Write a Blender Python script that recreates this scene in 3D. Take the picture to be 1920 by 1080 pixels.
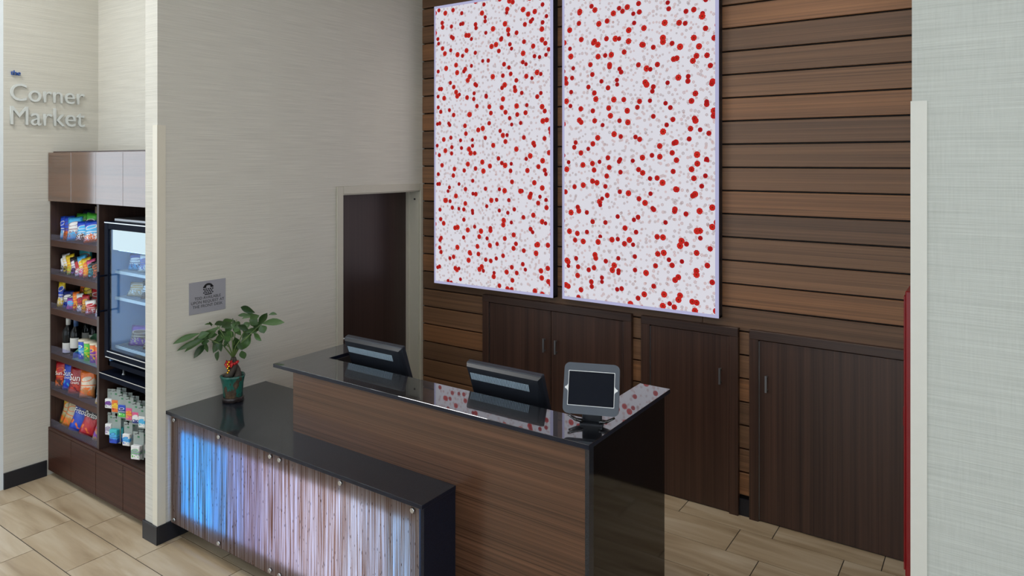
import bpy, bmesh, math, random
from mathutils import Vector, Matrix
random.seed(7)
R = math.radians
SC = bpy.context.scene
COL = SC.collection
for o in list(bpy.data.objects):
    bpy.data.objects.remove(o)

# ------------------------------------------------------------------ camera
CAM_H, YAW = 2.22, 34.67
cam = bpy.data.cameras.new('camera'); camo = bpy.data.objects.new('camera', cam); COL.objects.link(camo)
camo.location = (0, 0, CAM_H); camo.rotation_euler = (R(90), 0, R(YAW))
cam.sensor_width = 36.0; cam.lens = 1320 / 1920 * 36; cam.shift_y = -(540 - 304) / 1920
cam.clip_start = 0.05
SC.camera = camo
# ------------------------------------------------------------------ world, lamps, exposure
w = bpy.data.worlds.new('daylight'); SC.world = w; w.use_nodes = True
bgn = w.node_tree.nodes['Background']
bgn.inputs[0].default_value = (0.90, 0.95, 1.0, 1); bgn.inputs[1].default_value = 2.4
SC.view_settings.view_transform = 'Standard'; SC.view_settings.look = 'None'
SC.view_settings.exposure = 0.0; SC.view_settings.gamma = 1.0
SC.view_settings.use_curve_mapping = False

def area(name, loc, rot, sx, sy, energy, col, spread=180):
    l = bpy.data.lights.new(name, 'AREA'); l.shape = 'RECTANGLE'; l.size = sx; l.size_y = sy
    l.energy = energy; l.color = col; l.spread = R(spread)
    o = bpy.data.objects.new(name, l); COL.objects.link(o); o.location = loc; o.rotation_euler = rot
    return o
def spot(name, loc, target, energy, col, ang=70, blend=0.6, rad=0.06):
    l = bpy.data.lights.new(name, 'SPOT'); l.energy = energy; l.color = col; l.spot_size = R(ang); l.spot_blend = blend
    l.shadow_soft_size = rad
    o = bpy.data.objects.new(name, l); COL.objects.link(o); o.location = loc
    o.rotation_euler = (Vector(target) - Vector(loc)).to_track_quat('-Z', 'Y').to_euler()
    return o
CEIL = 4.25
# ceiling lamps of the lobby and the row that washes the plank wall
area('ceiling_panel_lamp', (-1.2, 0.3, CEIL - 0.03), (0, 0, 0), 2.4, 1.2, 42, (1.0, 0.98, 0.95))
area('ceiling_panel_lamp', (1.6, 0.6, CEIL - 0.03), (0, 0, 0), 1.2, 1.2, 18, (1.0, 0.98, 0.95))
area('ceiling_panel_lamp', (-4.75, 0.9, CEIL - 0.03), (0, 0, 0), 1.2, 0.8, 40, (1.0, 1.0, 0.99))
for xx in (-0.9, -2.1, -3.3):
    spot('plank_wall_downlight', (xx, 3.4, CEIL - 0.05), (xx, 4.47, 2.3), 34, (1.0, 0.90, 0.78), 62, 0.8, 0.1)
spot('desk_downlight', (-2.4, 1.2, CEIL - 0.05), (-2.2, 2.4, 0.8), 30, (1.0, 0.95, 0.88), 60, 0.8, 0.1)

# ------------------------------------------------------------------ mesh helpers
def S(r, g, b, a=1.0):
    f = lambda c: (c / 255 / 12.92) if c / 255 <= 0.04045 else ((c / 255 + 0.055) / 1.055) ** 2.4
    return (f(r), f(g), f(b), a)
def wloc(p):
    v = Vector((0, 0, 0))
    while p is not None:
        v = v + p.location; p = p.parent
    return v
def link(name, me, mat=None, parent=None):
    o = bpy.data.objects.new(name, me); COL.objects.link(o)
    if parent is not None: o.parent = parent
    if mat is not None and len(me.materials) == 0: me.materials.append(mat)
    return o
def obj(name, bm, mat, parent=None, local=False, smooth=False):
    """bmesh -> one mesh object; world coordinates unless local"""
    if parent is not None and not local:
        bmesh.ops.translate(bm, verts=bm.verts, vec=-wloc(parent))
    bmesh.ops.recalc_face_normals(bm, faces=bm.faces)
    if smooth:
        for f in bm.faces: f.smooth = True
    me = bpy.data.meshes.new(name); bm.to_mesh(me); bm.free()
    return link(name, me, mat, parent)
def addbox(bm, x0, x1, y0, y1, z0, z1, bev=0.0):
    b2 = bmesh.new() if bev else bm
    vs = [b2.verts.new(p) for p in ((x0,y0,z0),(x1,y0,z0),(x1,y1,z0),(x0,y1,z0),(x0,y0,z1),(x1,y0,z1),(x1,y1,z1),(x0,y1,z1))]
    for q in ((3,2,1,0),(4,5,6,7),(0,1,5,4),(1,2,6,5),(2,3,7,6),(3,0,4,7)):
        b2.faces.new([vs[i] for i in q])
    if bev:
        bmesh.ops.bevel(b2, geom=list(b2.edges), offset=bev, segments=1, affect='EDGES', clamp_overlap=True)
        merge(bm, b2)
    return bm
def merge(bm, b2):
    m = {}
    for v in b2.verts: m[v] = bm.verts.new(v.co)
    for f in b2.faces:
        try:
            g = bm.faces.new([m[v] for v in f.verts]); g.smooth = f.smooth
        except ValueError: pass
    b2.free()
def box(name, x0, x1, y0, y1, z0, z1, mat, parent=None, bev=0.0, local=False):
    return obj(name, addbox(bmesh.new(), x0, x1, y0, y1, z0, z1, bev), mat, parent, local)
def boxes(name, lst, mat, parent=None, bev=0.0, local=False):
    bm = bmesh.new()
    for b in lst: addbox(bm, *b, bev)
    return obj(name, bm, mat, parent, local)
def addlathe(bm, prof, c=(0,0,0), n=20, wob=None):
    rings = []
    for r, z in prof:
        ring = []
        for i in range(n):
            a = 2 * math.pi * i / n; k = wob(a, z) if wob else 1.0
            ring.append(bm.verts.new((c[0] + r*k*math.cos(a), c[1] + r*k*math.sin(a), c[2] + z)))
        rings.append(ring)
    for a, b in zip(rings, rings[1:]):
        for i in range(n):
            f = bm.faces.new((a[i], a[(i+1) % n], b[(i+1) % n], b[i])); f.smooth = True
    bm.faces.new(rings[0][::-1]); bm.faces.new(rings[-1])
    return bm
def addtube(bm, pts, rad, n=8):
    pts = [Vector(p) for p in pts]
    if not isinstance(rad, (list, tuple)): rad = [rad] * len(pts)
    rings = []
    for i, p in enumerate(pts):
        d = (pts[min(i+1, len(pts)-1)] - pts[max(i-1, 0)]).normalized()
        u = d.cross(Vector((0, 0, 1)))
        if u.length < 1e-4: u = d.cross(Vector((1, 0, 0)))
        u.normalize(); v = d.cross(u)
        rings.append([bm.verts.new(p + rad[i]*(u*math.cos(2*math.pi*k/n) + v*math.sin(2*math.pi*k/n))) for k in range(n)])
    for a, b in zip(rings, rings[1:]):
        for i in range(n):
            f = bm.faces.new((a[i], a[(i+1) % n], b[(i+1) % n], b[i])); f.smooth = True
    bm.faces.new(rings[0][::-1]); bm.faces.new(rings[-1])
    return bm
def addprism(bm, poly, d0, d1, plane='xz'):
    """extrude polygon (2d) between depths d0 and d1"""
    mk = {'xz': lambda a, b, d: (a, d, b), 'xy': lambda a, b, d: (a, b, d), 'yz': lambda a, b, d: (d, a, b)}[plane]
    A = [bm.verts.new(mk(a, b, d0)) for a, b in poly]; B = [bm.verts.new(mk(a, b, d1)) for a, b in poly]
    n = len(poly)
    bm.faces.new(A); bm.faces.new(B[::-1])
    for i in range(n): bm.faces.new((A[i], B[i], B[(i+1) % n], A[(i+1) % n]))
    return bm
def rrect(x0, x1, z0, z1, r, n=5):
    out = []
    for cx, cz, a0 in ((x1-r, z1-r, 0), (x0+r, z1-r, 90), (x0+r, z0+r, 180), (x1-r, z0+r, 270)):
        for i in range(n + 1):
            a = R(a0 + 90*i/n); out.append((cx + r*math.cos(a), cz + r*math.sin(a)))
    return out
def empty(name, loc, rot=(0, 0, 0)):
    o = bpy.data.objects.new(name, None); COL.objects.link(o); o.location = loc; o.rotation_euler = rot
    o.empty_display_size = 0.1
    return o
def tag(o, label, cat, group=None):
    o['label'] = label; o['category'] = cat
    if group: o['group'] = group
    return o
def structure(o, label=None):
    o['kind'] = 'structure'
    if label: o['label'] = label
    return o
def stuff(o):
    o['kind'] = 'stuff'; return o
def textmesh(body, size, extrude=0.0, offset=0.0, align='CENTER', space=1.0):
    cu = bpy.data.curves.new('lettering', 'FONT'); cu.body = body; cu.size = size; cu.extrude = extrude
    cu.offset = offset; cu.align_x = align; cu.space_character = space; cu.resolution_u = 4
    t = bpy.data.objects.new('lettering', cu); COL.objects.link(t)
    bpy.context.view_layer.update()
    dg = bpy.context.evaluated_depsgraph_get()
    me = bpy.data.meshes.new_from_object(t.evaluated_get(dg))
    bpy.data.objects.remove(t); bpy.data.curves.remove(cu)
    return me
def bbox(me):
    xs = [v.co.x for v in me.vertices]; ys = [v.co.y for v in me.vertices]
    return min(xs), max(xs), min(ys), max(ys)

# ------------------------------------------------------------------ material helpers
def nd(t, typ, ins=None, **attrs):
    n = t.nodes.new(typ)
    for k, v in attrs.items(): setattr(n, k, v)
    for k, v in (ins or {}).items():
        s = n.inputs[k]
        if isinstance(v, bpy.types.NodeSocket): t.links.new(v, s)
        else: s.default_value = v
    return n
def newmat(name):
    m = bpy.data.materials.new(name); m.use_nodes = True; t = m.node_tree; t.nodes.clear()
    return m, t, t.nodes.new('ShaderNodeOutputMaterial')
def out(t, o, sh): t.links.new(sh, o.inputs['Surface'])
def pos(t, scale=(1, 1, 1), loc=(0, 0, 0), kind='world'):
    if kind == 'world': s = nd(t, 'ShaderNodeNewGeometry').outputs['Position']
    else: s = nd(t, 'ShaderNodeTexCoord').outputs['Object' if kind == 'object' else 'Generated']
    return nd(t, 'ShaderNodeMapping', {'Vector': s, 'Scale': scale, 'Location': loc}).outputs['Vector']
def noise(t, vec, scale=1.0, detail=3.0, rough=0.5):
    return nd(t, 'ShaderNodeTexNoise', {'Vector': vec, 'Scale': scale, 'Detail': detail, 'Roughness': rough}).outputs['Fac']
def mixc(t, f, a, b, mode='MIX'):
    n = nd(t, 'ShaderNodeMix', None, data_type='RGBA', blend_type=mode)
    for i, v in ((0, f), (6, a), (7, b)):
        if isinstance(v, bpy.types.NodeSocket): t.links.new(v, n.inputs[i])
        else: n.inputs[i].default_value = v
    return n.outputs[2]
def mth(t, op, a, b=0.0, clamp=False):
    n = nd(t, 'ShaderNodeMath', None, operation=op, use_clamp=clamp)
    for i, v in ((0, a), (1, b)):
        if isinstance(v, bpy.types.NodeSocket): t.links.new(v, n.inputs[i])
        else: n.inputs[i].default_value = v
    return n.outputs[0]
def ramp(t, fac, stops, interp='LINEAR'):
    n = nd(t, 'ShaderNodeValToRGB', {'Fac': fac}); cr = n.color_ramp; cr.interpolation = interp
    while len(cr.elements) < len(stops): cr.elements.new(0.5)
    for e, (p, c) in zip(cr.elements, stops): e.position = p; e.color = c
    return n.outputs['Color']
def bsdf(t, col, rough=0.5, metal=0.0, ior=1.5, normal=None, **kw):
    ins = {'Base Color': col, 'Roughness': rough, 'Metallic': metal, 'IOR': ior}
    if normal is not None: ins['Normal'] = normal
    ins.update(kw)
    return nd(t, 'ShaderNodeBsdfPrincipled', ins).outputs[0]
def bump(t, h, strength=0.2, dist=0.01):
    return nd(t, 'ShaderNodeBump', {'Height': h, 'Strength': strength, 'Distance': dist}).outputs[0]
def plain(name, col, rough=0.5, metal=0.0, var=0.06, sc=30.0, ior=1.5):
    m, t, o = newmat(name)
    f = noise(t, pos(t, (1, 1, 1), kind='object'), sc, 2)
    d = tuple(c * (1 - var) for c in col[:3]) + (1,); l = tuple(min(1, c * (1 + var)) for c in col[:3]) + (1,)
    out(t, o, bsdf(t, mixc(t, f, d, l), rough, metal, ior))
    return m
def emis(name, col, s):
    m, t, o = newmat(name); out(t, o, nd(t, 'ShaderNodeEmission', {'Color': col, 'Strength': s}).outputs[0]); return m
def wood(name, dark, light, axis, freq=90.0, rough=0.35, strip=0.0, objcol=False, ior=1.5, bs=0.15):
    m, t, o = newmat(name)
    g = {'x': (0.8, freq, freq), 'y': (freq, 0.8, freq), 'z': (freq, freq, 0.8)}[axis]
    g2 = tuple(v * 0.22 for v in g)
    a = noise(t, pos(t, g), 1.0, 4, 0.65); b = noise(t, pos(t, g2, (3, 7, 1)), 1.0, 2, 0.5)
    f = mth(t, 'ADD', mth(t, 'MULTIPLY', a, 0.7), mth(t, 'MULTIPLY', b, 0.5))
    f = mth(t, 'MULTIPLY', mth(t, 'SUBTRACT', f, 0.36), 2.2, True)
    c = mixc(t, f, dark, light)
    if objcol:
        c = mixc(t, 1.0, c, nd(t, 'ShaderNodeObjectInfo').outputs['Color'], 'MULTIPLY')
    out(t, o, bsdf(t, c, rough, 0, ior, bump(t, a, bs, 0.002)))
    return m
def wallpaper(name, base, cross=0.0):
    m, t, o = newmat(name)
    a = noise(t, pos(t, (3.0, 3.0, 400)), 1.0, 2, 0.6); b = noise(t, pos(t, (3, 3, 150)), 1.0, 2, 0.5)
    f = mth(t, 'ADD', mth(t, 'MULTIPLY', a, 0.65), mth(t, 'MULTIPLY', b, 0.35))
    if cross:
        v = noise(t, pos(t, (160, 160, 9)), 1.0, 2, 0.5); k = noise(t, pos(t, (14, 14, 14)), 1.0, 1, 0.5)
        f = mth(t, 'ADD', f, mth(t, 'MULTIPLY', mth(t, 'SUBTRACT', v, 0.5), mth(t, 'MULTIPLY', k, cross)))
    f = mth(t, 'MULTIPLY', mth(t, 'SUBTRACT', f, 0.28), 2.3, True)
    sx = nd(t, 'ShaderNodeSeparateXYZ', {'Vector': pos(t)}).outputs
    strip = mth(t, 'FLOOR', mth(t, 'DIVIDE', mth(t, 'SUBTRACT', mth(t, 'ADD', sx['Y'], sx['X']), -4.017 + 2.325 - 6.27), 0.627))
    tone = nd(t, 'ShaderNodeTexWhiteNoise', {'W': strip}, noise_dimensions='1D').outputs['Value']
    d = tuple(c * 0.83 for c in base[:3]) + (1,); l = tuple(min(1, c * 1.10) for c in base[:3]) + (1,)
    c = mixc(t, f, d, l)
    c = mixc(t, 1.0, c, ramp(t, tone, [(0, (0.965, 0.96, 0.95, 1)), (1, (1, 1, 1, 1))]), 'MULTIPLY')
    out(t, o, bsdf(t, c, 0.75, 0, 1.45, bump(t, f, 0.25, 0.003)))
    return m

M = {}
M['wallpaper'] = wallpaper('cream_grasscloth', S(206, 203, 193))
M['wallpaper_right'] = wallpaper('grey_grasscloth', S(186, 191, 187), 0.5)
M['cream_trim'] = plain('cream_trim', S(212, 206, 190), 0.4, var=0.02)
M['pale_trim'] = plain('pale_trim', S(204, 205, 199), 0.4, var=0.02)
M['door_trim'] = plain('door_trim', S(190, 186, 172), 0.45, var=0.03)
M['white_trim'] = plain('white_trim', S(225, 232, 236), 0.4, var=0.02)
M['base_black'] = plain('black_skirting', S(26, 28, 36), 0.4, var=0.1)
M['ceiling'] = plain('ceiling_white', S(225, 224, 220), 0.9, var=0.02, sc=4)
M['plank'] = wood('plank_wood', S(88, 64, 46), S(146, 108, 78), 'x', 210, 0.5, objcol=True, bs=0.25)
M['wenge'] = wood('wenge_vertical', S(36, 23, 19), S(80, 55, 45), 'z', 120, 0.38)
M['wenge_h'] = wood('wenge_horizontal', S(44, 30, 26), S(74, 53, 45), 'x', 120, 0.38)
M['door_wood'] = wood('dark_door_wood', S(42, 30, 28), S(60, 46, 43), 'z', 90, 0.35)
M['desk_wood'] = wood('desk_zebrawood', S(30, 19, 14), S(102, 71, 52), 'x', 300, 0.22, bs=0.05)
M['unit_wood'] = wood('unit_wood', S(54, 33, 23), S(112, 73, 50), 'x', 170, 0.13, bs=0.0, ior=2.3)
M['unit_base'] = wood('unit_base_wood', S(46, 27, 21), S(80, 50, 40), 'x', 130, 0.4, bs=0.04, ior=1.25)
M['unit_dark'] = wood('unit_carcass', S(44, 31, 27), S(72, 52, 45), 'z', 110, 0.4)
M['chrome'] = plain('brushed_steel', S(190, 192, 195), 0.25, 1.0, 0.03)
M['steel'] = plain('grey_metal', S(150, 152, 156), 0.35, 0.9, 0.03)
M['black_plastic'] = plain('black_plastic', S(30, 33, 40), 0.35, var=0.1)
M['black_gloss'] = plain('black_gloss', S(10, 11, 13), 0.06, var=0.1, ior=1.7)
M['grey_plastic'] = plain('monitor_grey', S(36, 40, 50), 0.4, var=0.04)
M['vent_light'] = plain('vent_slat_grey', S(150, 168, 182), 0.35, var=0.05)
M['tablet_grey'] = plain('tablet_case', S(80, 86, 95), 0.4, 0.0, 0.04, ior=1.25)
M['tablet_screen'] = plain('tablet_screen', S(22, 25, 33), 0.3, var=0.03, sc=4, ior=1.15)
M['white_plastic'] = plain('white_plastic', S(215, 218, 220), 0.35, var=0.02)
M['red_metal'] = plain('red_enamel', S(122, 14, 20), 0.3, var=0.06)
M['plaque'] = plain('plaque_grey', S(152, 152, 159), 0.4, 0.0, 0.04, 6)
M['print_black'] = plain('black_print', S(22, 22, 26), 0.5)
M['letter_grey'] = plain('letter_silver', S(206, 210, 208), 0.35, 0.0, 0.03)
M['fridge_black'] = plain('fridge_black', S(18, 23, 36), 0.4, 0.0, ior=1.06)
M['letter_blue'] = plain('letter_blue', S(30, 80, 160), 0.4)
M['shadow_board'] = plain('dark_backing', S(24, 19, 17), 0.7)

def granite(name, ior, rough, dark, light):
    m, t, o = newmat(name)
    f = noise(t, pos(t, kind='world'), 520, 2, 0.7)
    c = mixc(t, ramp(t, f, [(0.45, (0, 0, 0, 1)), (0.72, (1, 1, 1, 1))]), dark, light)
    base = bsdf(t, c, 0.3, 0, 1.25)
    gl = nd(t, 'ShaderNodeBsdfGlossy', {'Color': (0.95, 0.97, 1.0, 1), 'Roughness': rough}).outputs[0]
    fr = nd(t, 'ShaderNodeFresnel', {'IOR': ior}).outputs[0]
    out(t, o, nd(t, 'ShaderNodeMixShader', {0: fr, 1: base, 2: gl}).outputs[0])
    return m
M['granite'] = granite('polished_black_granite', 2.2, 0.02, S(9, 10, 13), S(26, 29, 36))
M['granite_hazed'] = granite('hazed_black_granite', 1.45, 0.03, S(13, 16, 21), S(48, 54, 66))  # same stone; sheen from the front lights put into a paler speckle
M['granite_edge'] = granite('shaded_black_granite', 1.18, 0.25, S(12, 15, 26), S(36, 42, 60))  # copy of the same stone; darker look of edges put into the material
def slab(name, bm, top_mat, parent):
    o = obj(name, bm, top_mat, parent); o.data.materials.append(M['granite_edge'])
    for p in o.data.polygons:
        if p.normal.z < 0.3: p.material_index = 1
    return o
def tilemat(name, joints=False):
    m, t, o = newmat(name)
    v = pos(t, (0.9, 7.5, 1)); r = nd(t, 'ShaderNodeObjectInfo').outputs['Random']
    off = nd(t, 'ShaderNodeCombineXYZ', {'X': mth(t, 'MULTIPLY', r, 37.0), 'Y': mth(t, 'MULTIPLY', r, 91.0), 'Z': 0.0}).outputs[0]
    va = nd(t, 'ShaderNodeVectorMath', {0: v, 1: off}, operation='ADD').outputs[0]
    a = nd(t, 'ShaderNodeTexNoise', {'Vector': va, 'Scale': 1.2, 'Detail': 4.0, 'Roughness': 0.55, 'Distortion': 0.6}).outputs['Fac']
    c = ramp(t, a, [(0.28, S(152, 130, 102)), (0.5, S(184, 164, 136)), (0.72, S(205, 190, 166))])
    if joints:
        br = nd(t, 'ShaderNodeTexBrick', {'Vector': pos(t), 'Scale': 1.0, 'Mortar Size': 0.003, 'Brick Width': 0.5745, 'Row Height': 0.2805,
                                          'Color1': (1, 1, 1, 1), 'Color2': (1, 1, 1, 1), 'Mortar': (0.2, 0.18, 0.16, 1)})
        c = mixc(t, 1.0, c, br.outputs['Color'], 'MULTIPLY')
    out(t, o, bsdf(t, c, 0.32, 0, 1.45, bump(t, a, 0.05, 0.002)))
    return m
M['tile'] = tilemat('travertine_tile'); M['tile_far'] = tilemat('travertine_floor', True)
M['grout'] = plain('dark_grout', S(48, 43, 38), 0.9)
def acrylic(name, tint, gl=0.12, alpha=0.8):
    m, t, o = newmat(name)
    tr = nd(t, 'ShaderNodeBsdfTransparent', {'Color': tint}).outputs[0]
    g = nd(t, 'ShaderNodeBsdfGlossy', {'Color': (1, 1, 1, 1), 'Roughness': 0.05}).outputs[0]
    d = nd(t, 'ShaderNodeBsdfDiffuse', {'Color': tint}).outputs[0]
    a = nd(t, 'ShaderNodeMixShader', {0: 1 - alpha, 1: tr, 2: d}).outputs[0]
    fc = nd(t, 'ShaderNodeLayerWeight', {'Blend': 0.5}).outputs['Facing']
    fr = mth(t, 'ADD', mth(t, 'MULTIPLY', mth(t, 'POWER', fc, 4.0), gl * 4), 0.012, True)
    out(t, o, nd(t, 'ShaderNodeMixShader', {0: fr, 1: a, 2: g}).outputs[0])
    return m
M['acrylic'] = acrylic('clear_acrylic', (0.84, 0.84, 0.97, 1), 0.03, 0.97)
M['glass'] = acrylic('door_glass', (0.82, 0.92, 1.0, 1), 0.05, 0.99)
M['window_glass'] = acrylic('window_glass', (0.95, 0.98, 1.0, 1), 0.10, 1.0)

# ------------------------------------------------------------------ the room
XW, XC, YP = -4.017, -5.55, 4.47           # sign wall face, market wall face, plank face
# floor and tiles
fl = structure(box('floor', -9, 6, -7, 4.7, -0.06, -0.004, M['tile_far']), 'beige stone tile floor with staggered dark joints')
TP, TL, G = 0.2805, 0.5745, 0.0026
tile_cache = {}
for k in range(-5, 10):
    y0 = 1.76 + TP * k; y1 = min(y0 + TP, 4.49)
    ph = -1.10 if k % 2 else -1.285
    for n in range(-10, 5):
        x0 = ph + TL * n
        if x0 > 1.6 or x0 + TL < -5.6: continue
        h = round(y1 - y0, 4)
        if h not in tile_cache:
            me0 = bmesh.new(); addbox(me0, G, TL - G, G, h - G, -0.004, 0.0)
            me = bpy.data.meshes.new('tile'); me0.to_mesh(me); me0.free(); me.materials.append(M['tile']); tile_cache[h] = me
        o = link('tile', tile_cache[h], None, fl); o.location = (x0, y0, 0)
# a dark grout bed between the tiles and the slab
box('grout_bed', -5.55, 1.6, 0.36, 4.49, -0.004, -0.0025, M['grout'], fl)
structure(box('ceiling', -9, 6, -7, 4.8, CEIL, CEIL + 0.1, M['ceiling']), 'plain white lobby ceiling')
# wall with the plaque and the staff door
D0, D1, DZ = 3.585, 4.44, 1.985
wl = structure(boxes('wall_left', [(-4.15, XW, 2.19, D0, 0, CEIL), (-4.15, XW, D0, D1, DZ, CEIL), (-4.15, XW, D1, 4.62, 0, CEIL)], M['wallpaper']),
               'cream grasscloth wall with the staff door and the grey plaque')
structure(box('wall_alcove', -5.67, -4.15, 2.575, 2.70, 0, CEIL, M['wallpaper']), 'cream wall above the snack cabinets')
structure(box('wall_market', -5.67, XC, 1.963, 2.575, 0, CEIL, M['wallpaper']), 'cream wall carrying the silver market lettering')
structure(boxes('wall_right', [(-0.254, 6.0, 2.862, 3.0, 0, CEIL), (-0.254, -0.12, 3.0, 4.62, 0, CEIL)], M['wallpaper_right']),
          'pale grey textured wall closing the right side')
# unseen lobby wall, added to cut the light reaching the right side
structure(box('wall_light_block', 0.5, 6.0, -7.0, -6.88, 0, CEIL, M['wallpaper']), 'added cream lobby wall out of view behind the viewer')
# tall daylight window beside the market wall and unseen lobby glazing added for fill light
def glazed(name, horizontal, a0, a1, fixed, n, label):
    r = structure(empty(name, ((a0 + a1)/2, fixed, 0) if horizontal else (fixed, (a0 + a1)/2, 0)), label)
    def bx(nm, p0, p1, d0, d1, z0, z1, mat):
        if horizontal: box(nm, p0, p1, fixed + d0, fixed + d1, z0, z1, mat, r)
        else: box(nm, fixed + d0, fixed + d1, p0, p1, z0, z1, mat, r)
    bx('window_sill', a0, a1, -0.06, 0.06, 0, 0.10, M['white_trim']); bx('window_head', a0, a1, -0.06, 0.06, CEIL - 0.25, CEIL, M['white_trim'])
    st = (a1 - a0) / n
    for i in range(n + 1):
        p = a0 + st * i; p0 = max(a0, p - 0.03); bx('mullion', p0, min(a1, p0 + 0.06), -0.06, 0.06, 0.10, CEIL - 0.25, M['white_trim'])
    for i in range(n):
        bx('pane', a0 + st*i + 0.03, a0 + st*(i+1) - 0.03, -0.006, 0.006, 0.10, CEIL - 0.25, M['window_glass'])
glazed('window_1', False, -6.9, 1.963, -5.61, 5, 'tall white framed window at the left edge beside the market lettering')
glazed('window_fill_rear', True, -5.55, 0.5, -6.94, 4, 'added glazed lobby front out of view, for fill light')  # unseen, added as fill light from behind the camera
glazed('window_fill_side', False, -6.88, 2.85, 6.06, 5, 'added glazed lobby side out of view on the right, for fill light')  # unseen, added to brighten the sign wall from the right
# plank wall
wb = structure(box('wall_back', -4.15, -0.12, 4.50, 4.62, 0, CEIL, M['shadow_board']), 'feature wall of horizontal wood planks')
tones = {0: (1.14, 1.0, 0.84), 1: (0.66, 0.66, 0.68), 2: (0.78, 0.77, 0.76), 3: (0.92, 0.88, 0.84)}
Z0, PH = 1.301 - 8 * 0.1475, 0.1475
for k in range(29):
    z0 = Z0 + PH * k
    if z0 > CEIL - 0.02: break
    z1 = min(z0 + PH, CEIL)
    cuts = {7: [-2.834, -1.584]}.get(k, [[-2.3], [-3.1], [-2.0], [-2.7]][k % 4] if k > 8 else [-2.3])
    xs = [XW + 0.001] + cuts + [-0.256]
    # brightest row sits just below the joints at 1.45 m, repeating every fourth row
    tn = tones[(8 - k) % 4]
    for a, b in zip(xs, xs[1:]):
        p = box('plank', a + 0.001, b - 0.001, YP, 4.50, z0 + 0.005, z1 - 0.005, M['plank'], wb, 0.0025)
        q = random.uniform(0.94, 1.06); p.color = (tn[0]*q, tn[1]*q, tn[2]*q, 1)
# skirtings and corner guards
structure(boxes('baseboard_left', [(-4.162, -4.005, 2.178, 2.19, 0, 0.107), (-4.017, -4.005, 2.19, 2.375, 0, 0.107), (-4.017, -4.005, 2.49, 3.52, 0, 0.107), (-4.162, -4.15, 2.19, 2.225, 0, 0.107)], M['base_black'], None, 0.001),
          'black skirting around the end of the cream wall')
structure(box('baseboard_market', XC, XC + 0.012, 1.963, 2.225, 0, 0.11, M['base_black']), 'black skirting below the market lettering')
structure(box('baseboard_back', -4.0, -0.256, 4.458, 4.47, 0, 0.105, M['base_black']), 'black skirting along the plank wall')
structure(boxes('baseboard_right', [(-0.266, 6.0, 2.85, 2.862, 0, 0.107), (-0.266, -0.254, 2.862, 4.43, 0, 0.107)], M['base_black']), 'black skirting of the grey right wall')
def guard(name, x0, x1, y0, y1, label):
    bm = bmesh.new(); addprism(bm, [(x0, y0), (x1, y0), (x1, y1), (x0, y1)], 0.107, 2.436, 'xy')
    bmesh.ops.bevel(bm, geom=[e for e in bm.edges if abs(e.verts[0].co.z - e.verts[1].co.z) > 1], offset=0.004, segments=2, affect='EDGES')
    return structure(obj(name, bm, M['cream_trim']), label)
def lguard(name, poly, label, mat):
    return structure(obj(name, addprism(bmesh.new(), poly, 0.107, 2.436, 'xy'), mat), label)
t_ = 0.004
lguard('trim_1', [(XW + t_, 2.19 - t_), (XW + t_, 2.237), (XW, 2.237), (XW, 2.19), (-4.062, 2.19), (-4.062, 2.19 - t_)], 'cream corner guard on the wall end beside the snack cabinets', M['cream_trim'])
lguard('trim_2', [(-0.254 - t_, 2.862 - t_), (-0.207, 2.862 - t_), (-0.207, 2.862), (-0.254, 2.862), (-0.254, 2.91), (-0.254 - t_, 2.91)], 'pale corner guard on the edge of the grey right wall', M['pale_trim'])
# staff door
dr = structure(empty('door_1', (-4.10, (D0 + D1)/2, 0)), 'dark wooden staff door in a pale painted frame')
box('door_slab', -4.19, -4.148, D0 + 0.012, D1 - 0.012, 0.006, DZ - 0.012, M['door_wood'], dr)
boxes('door_jamb', [(-4.20, XW, D0 - 0.001, D0 + 0.012, 0, DZ), (-4.20, XW, D1 - 0.012, D1 + 0.001, 0, DZ), (-4.20, XW, D0, D1, DZ - 0.012, DZ + 0.001),
                    (-4.148, -4.12, D1 - 0.03, D1 - 0.012, 0, DZ), (-4.148, -4.12, D0 + 0.012, D0 + 0.024, 0, DZ)], M['door_trim'], dr)
for a, b, c, d in ((D0 - 0.057, D0 + 0.004, 0, DZ + 0.055), (D1 - 0.004, 4.468, 0, DZ + 0.055), (D0 + 0.004, D1 - 0.004, DZ - 0.004, DZ + 0.055)):
    box('casing', XW, XW + 0.014, a, b, c, d, M['door_trim'], dr, 0.003)
bm = bmesh.new(); addtube(bm, [(-4.148, 3.665, 0.875), (-4.10, 3.665, 0.875)], 0.022, 12); addtube(bm, [(-4.105, 3.66, 0.875), (-4.10, 3.70, 0.875), (-4.10, 3.76, 0.872)], 0.009)
obj('door_handle', bm, M['chrome'], dr)
box('sensor', -4.07, -4.055, D1 - 0.016, D1 - 0.012, 1.90, 1.915, M['print_black'], dr)

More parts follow.
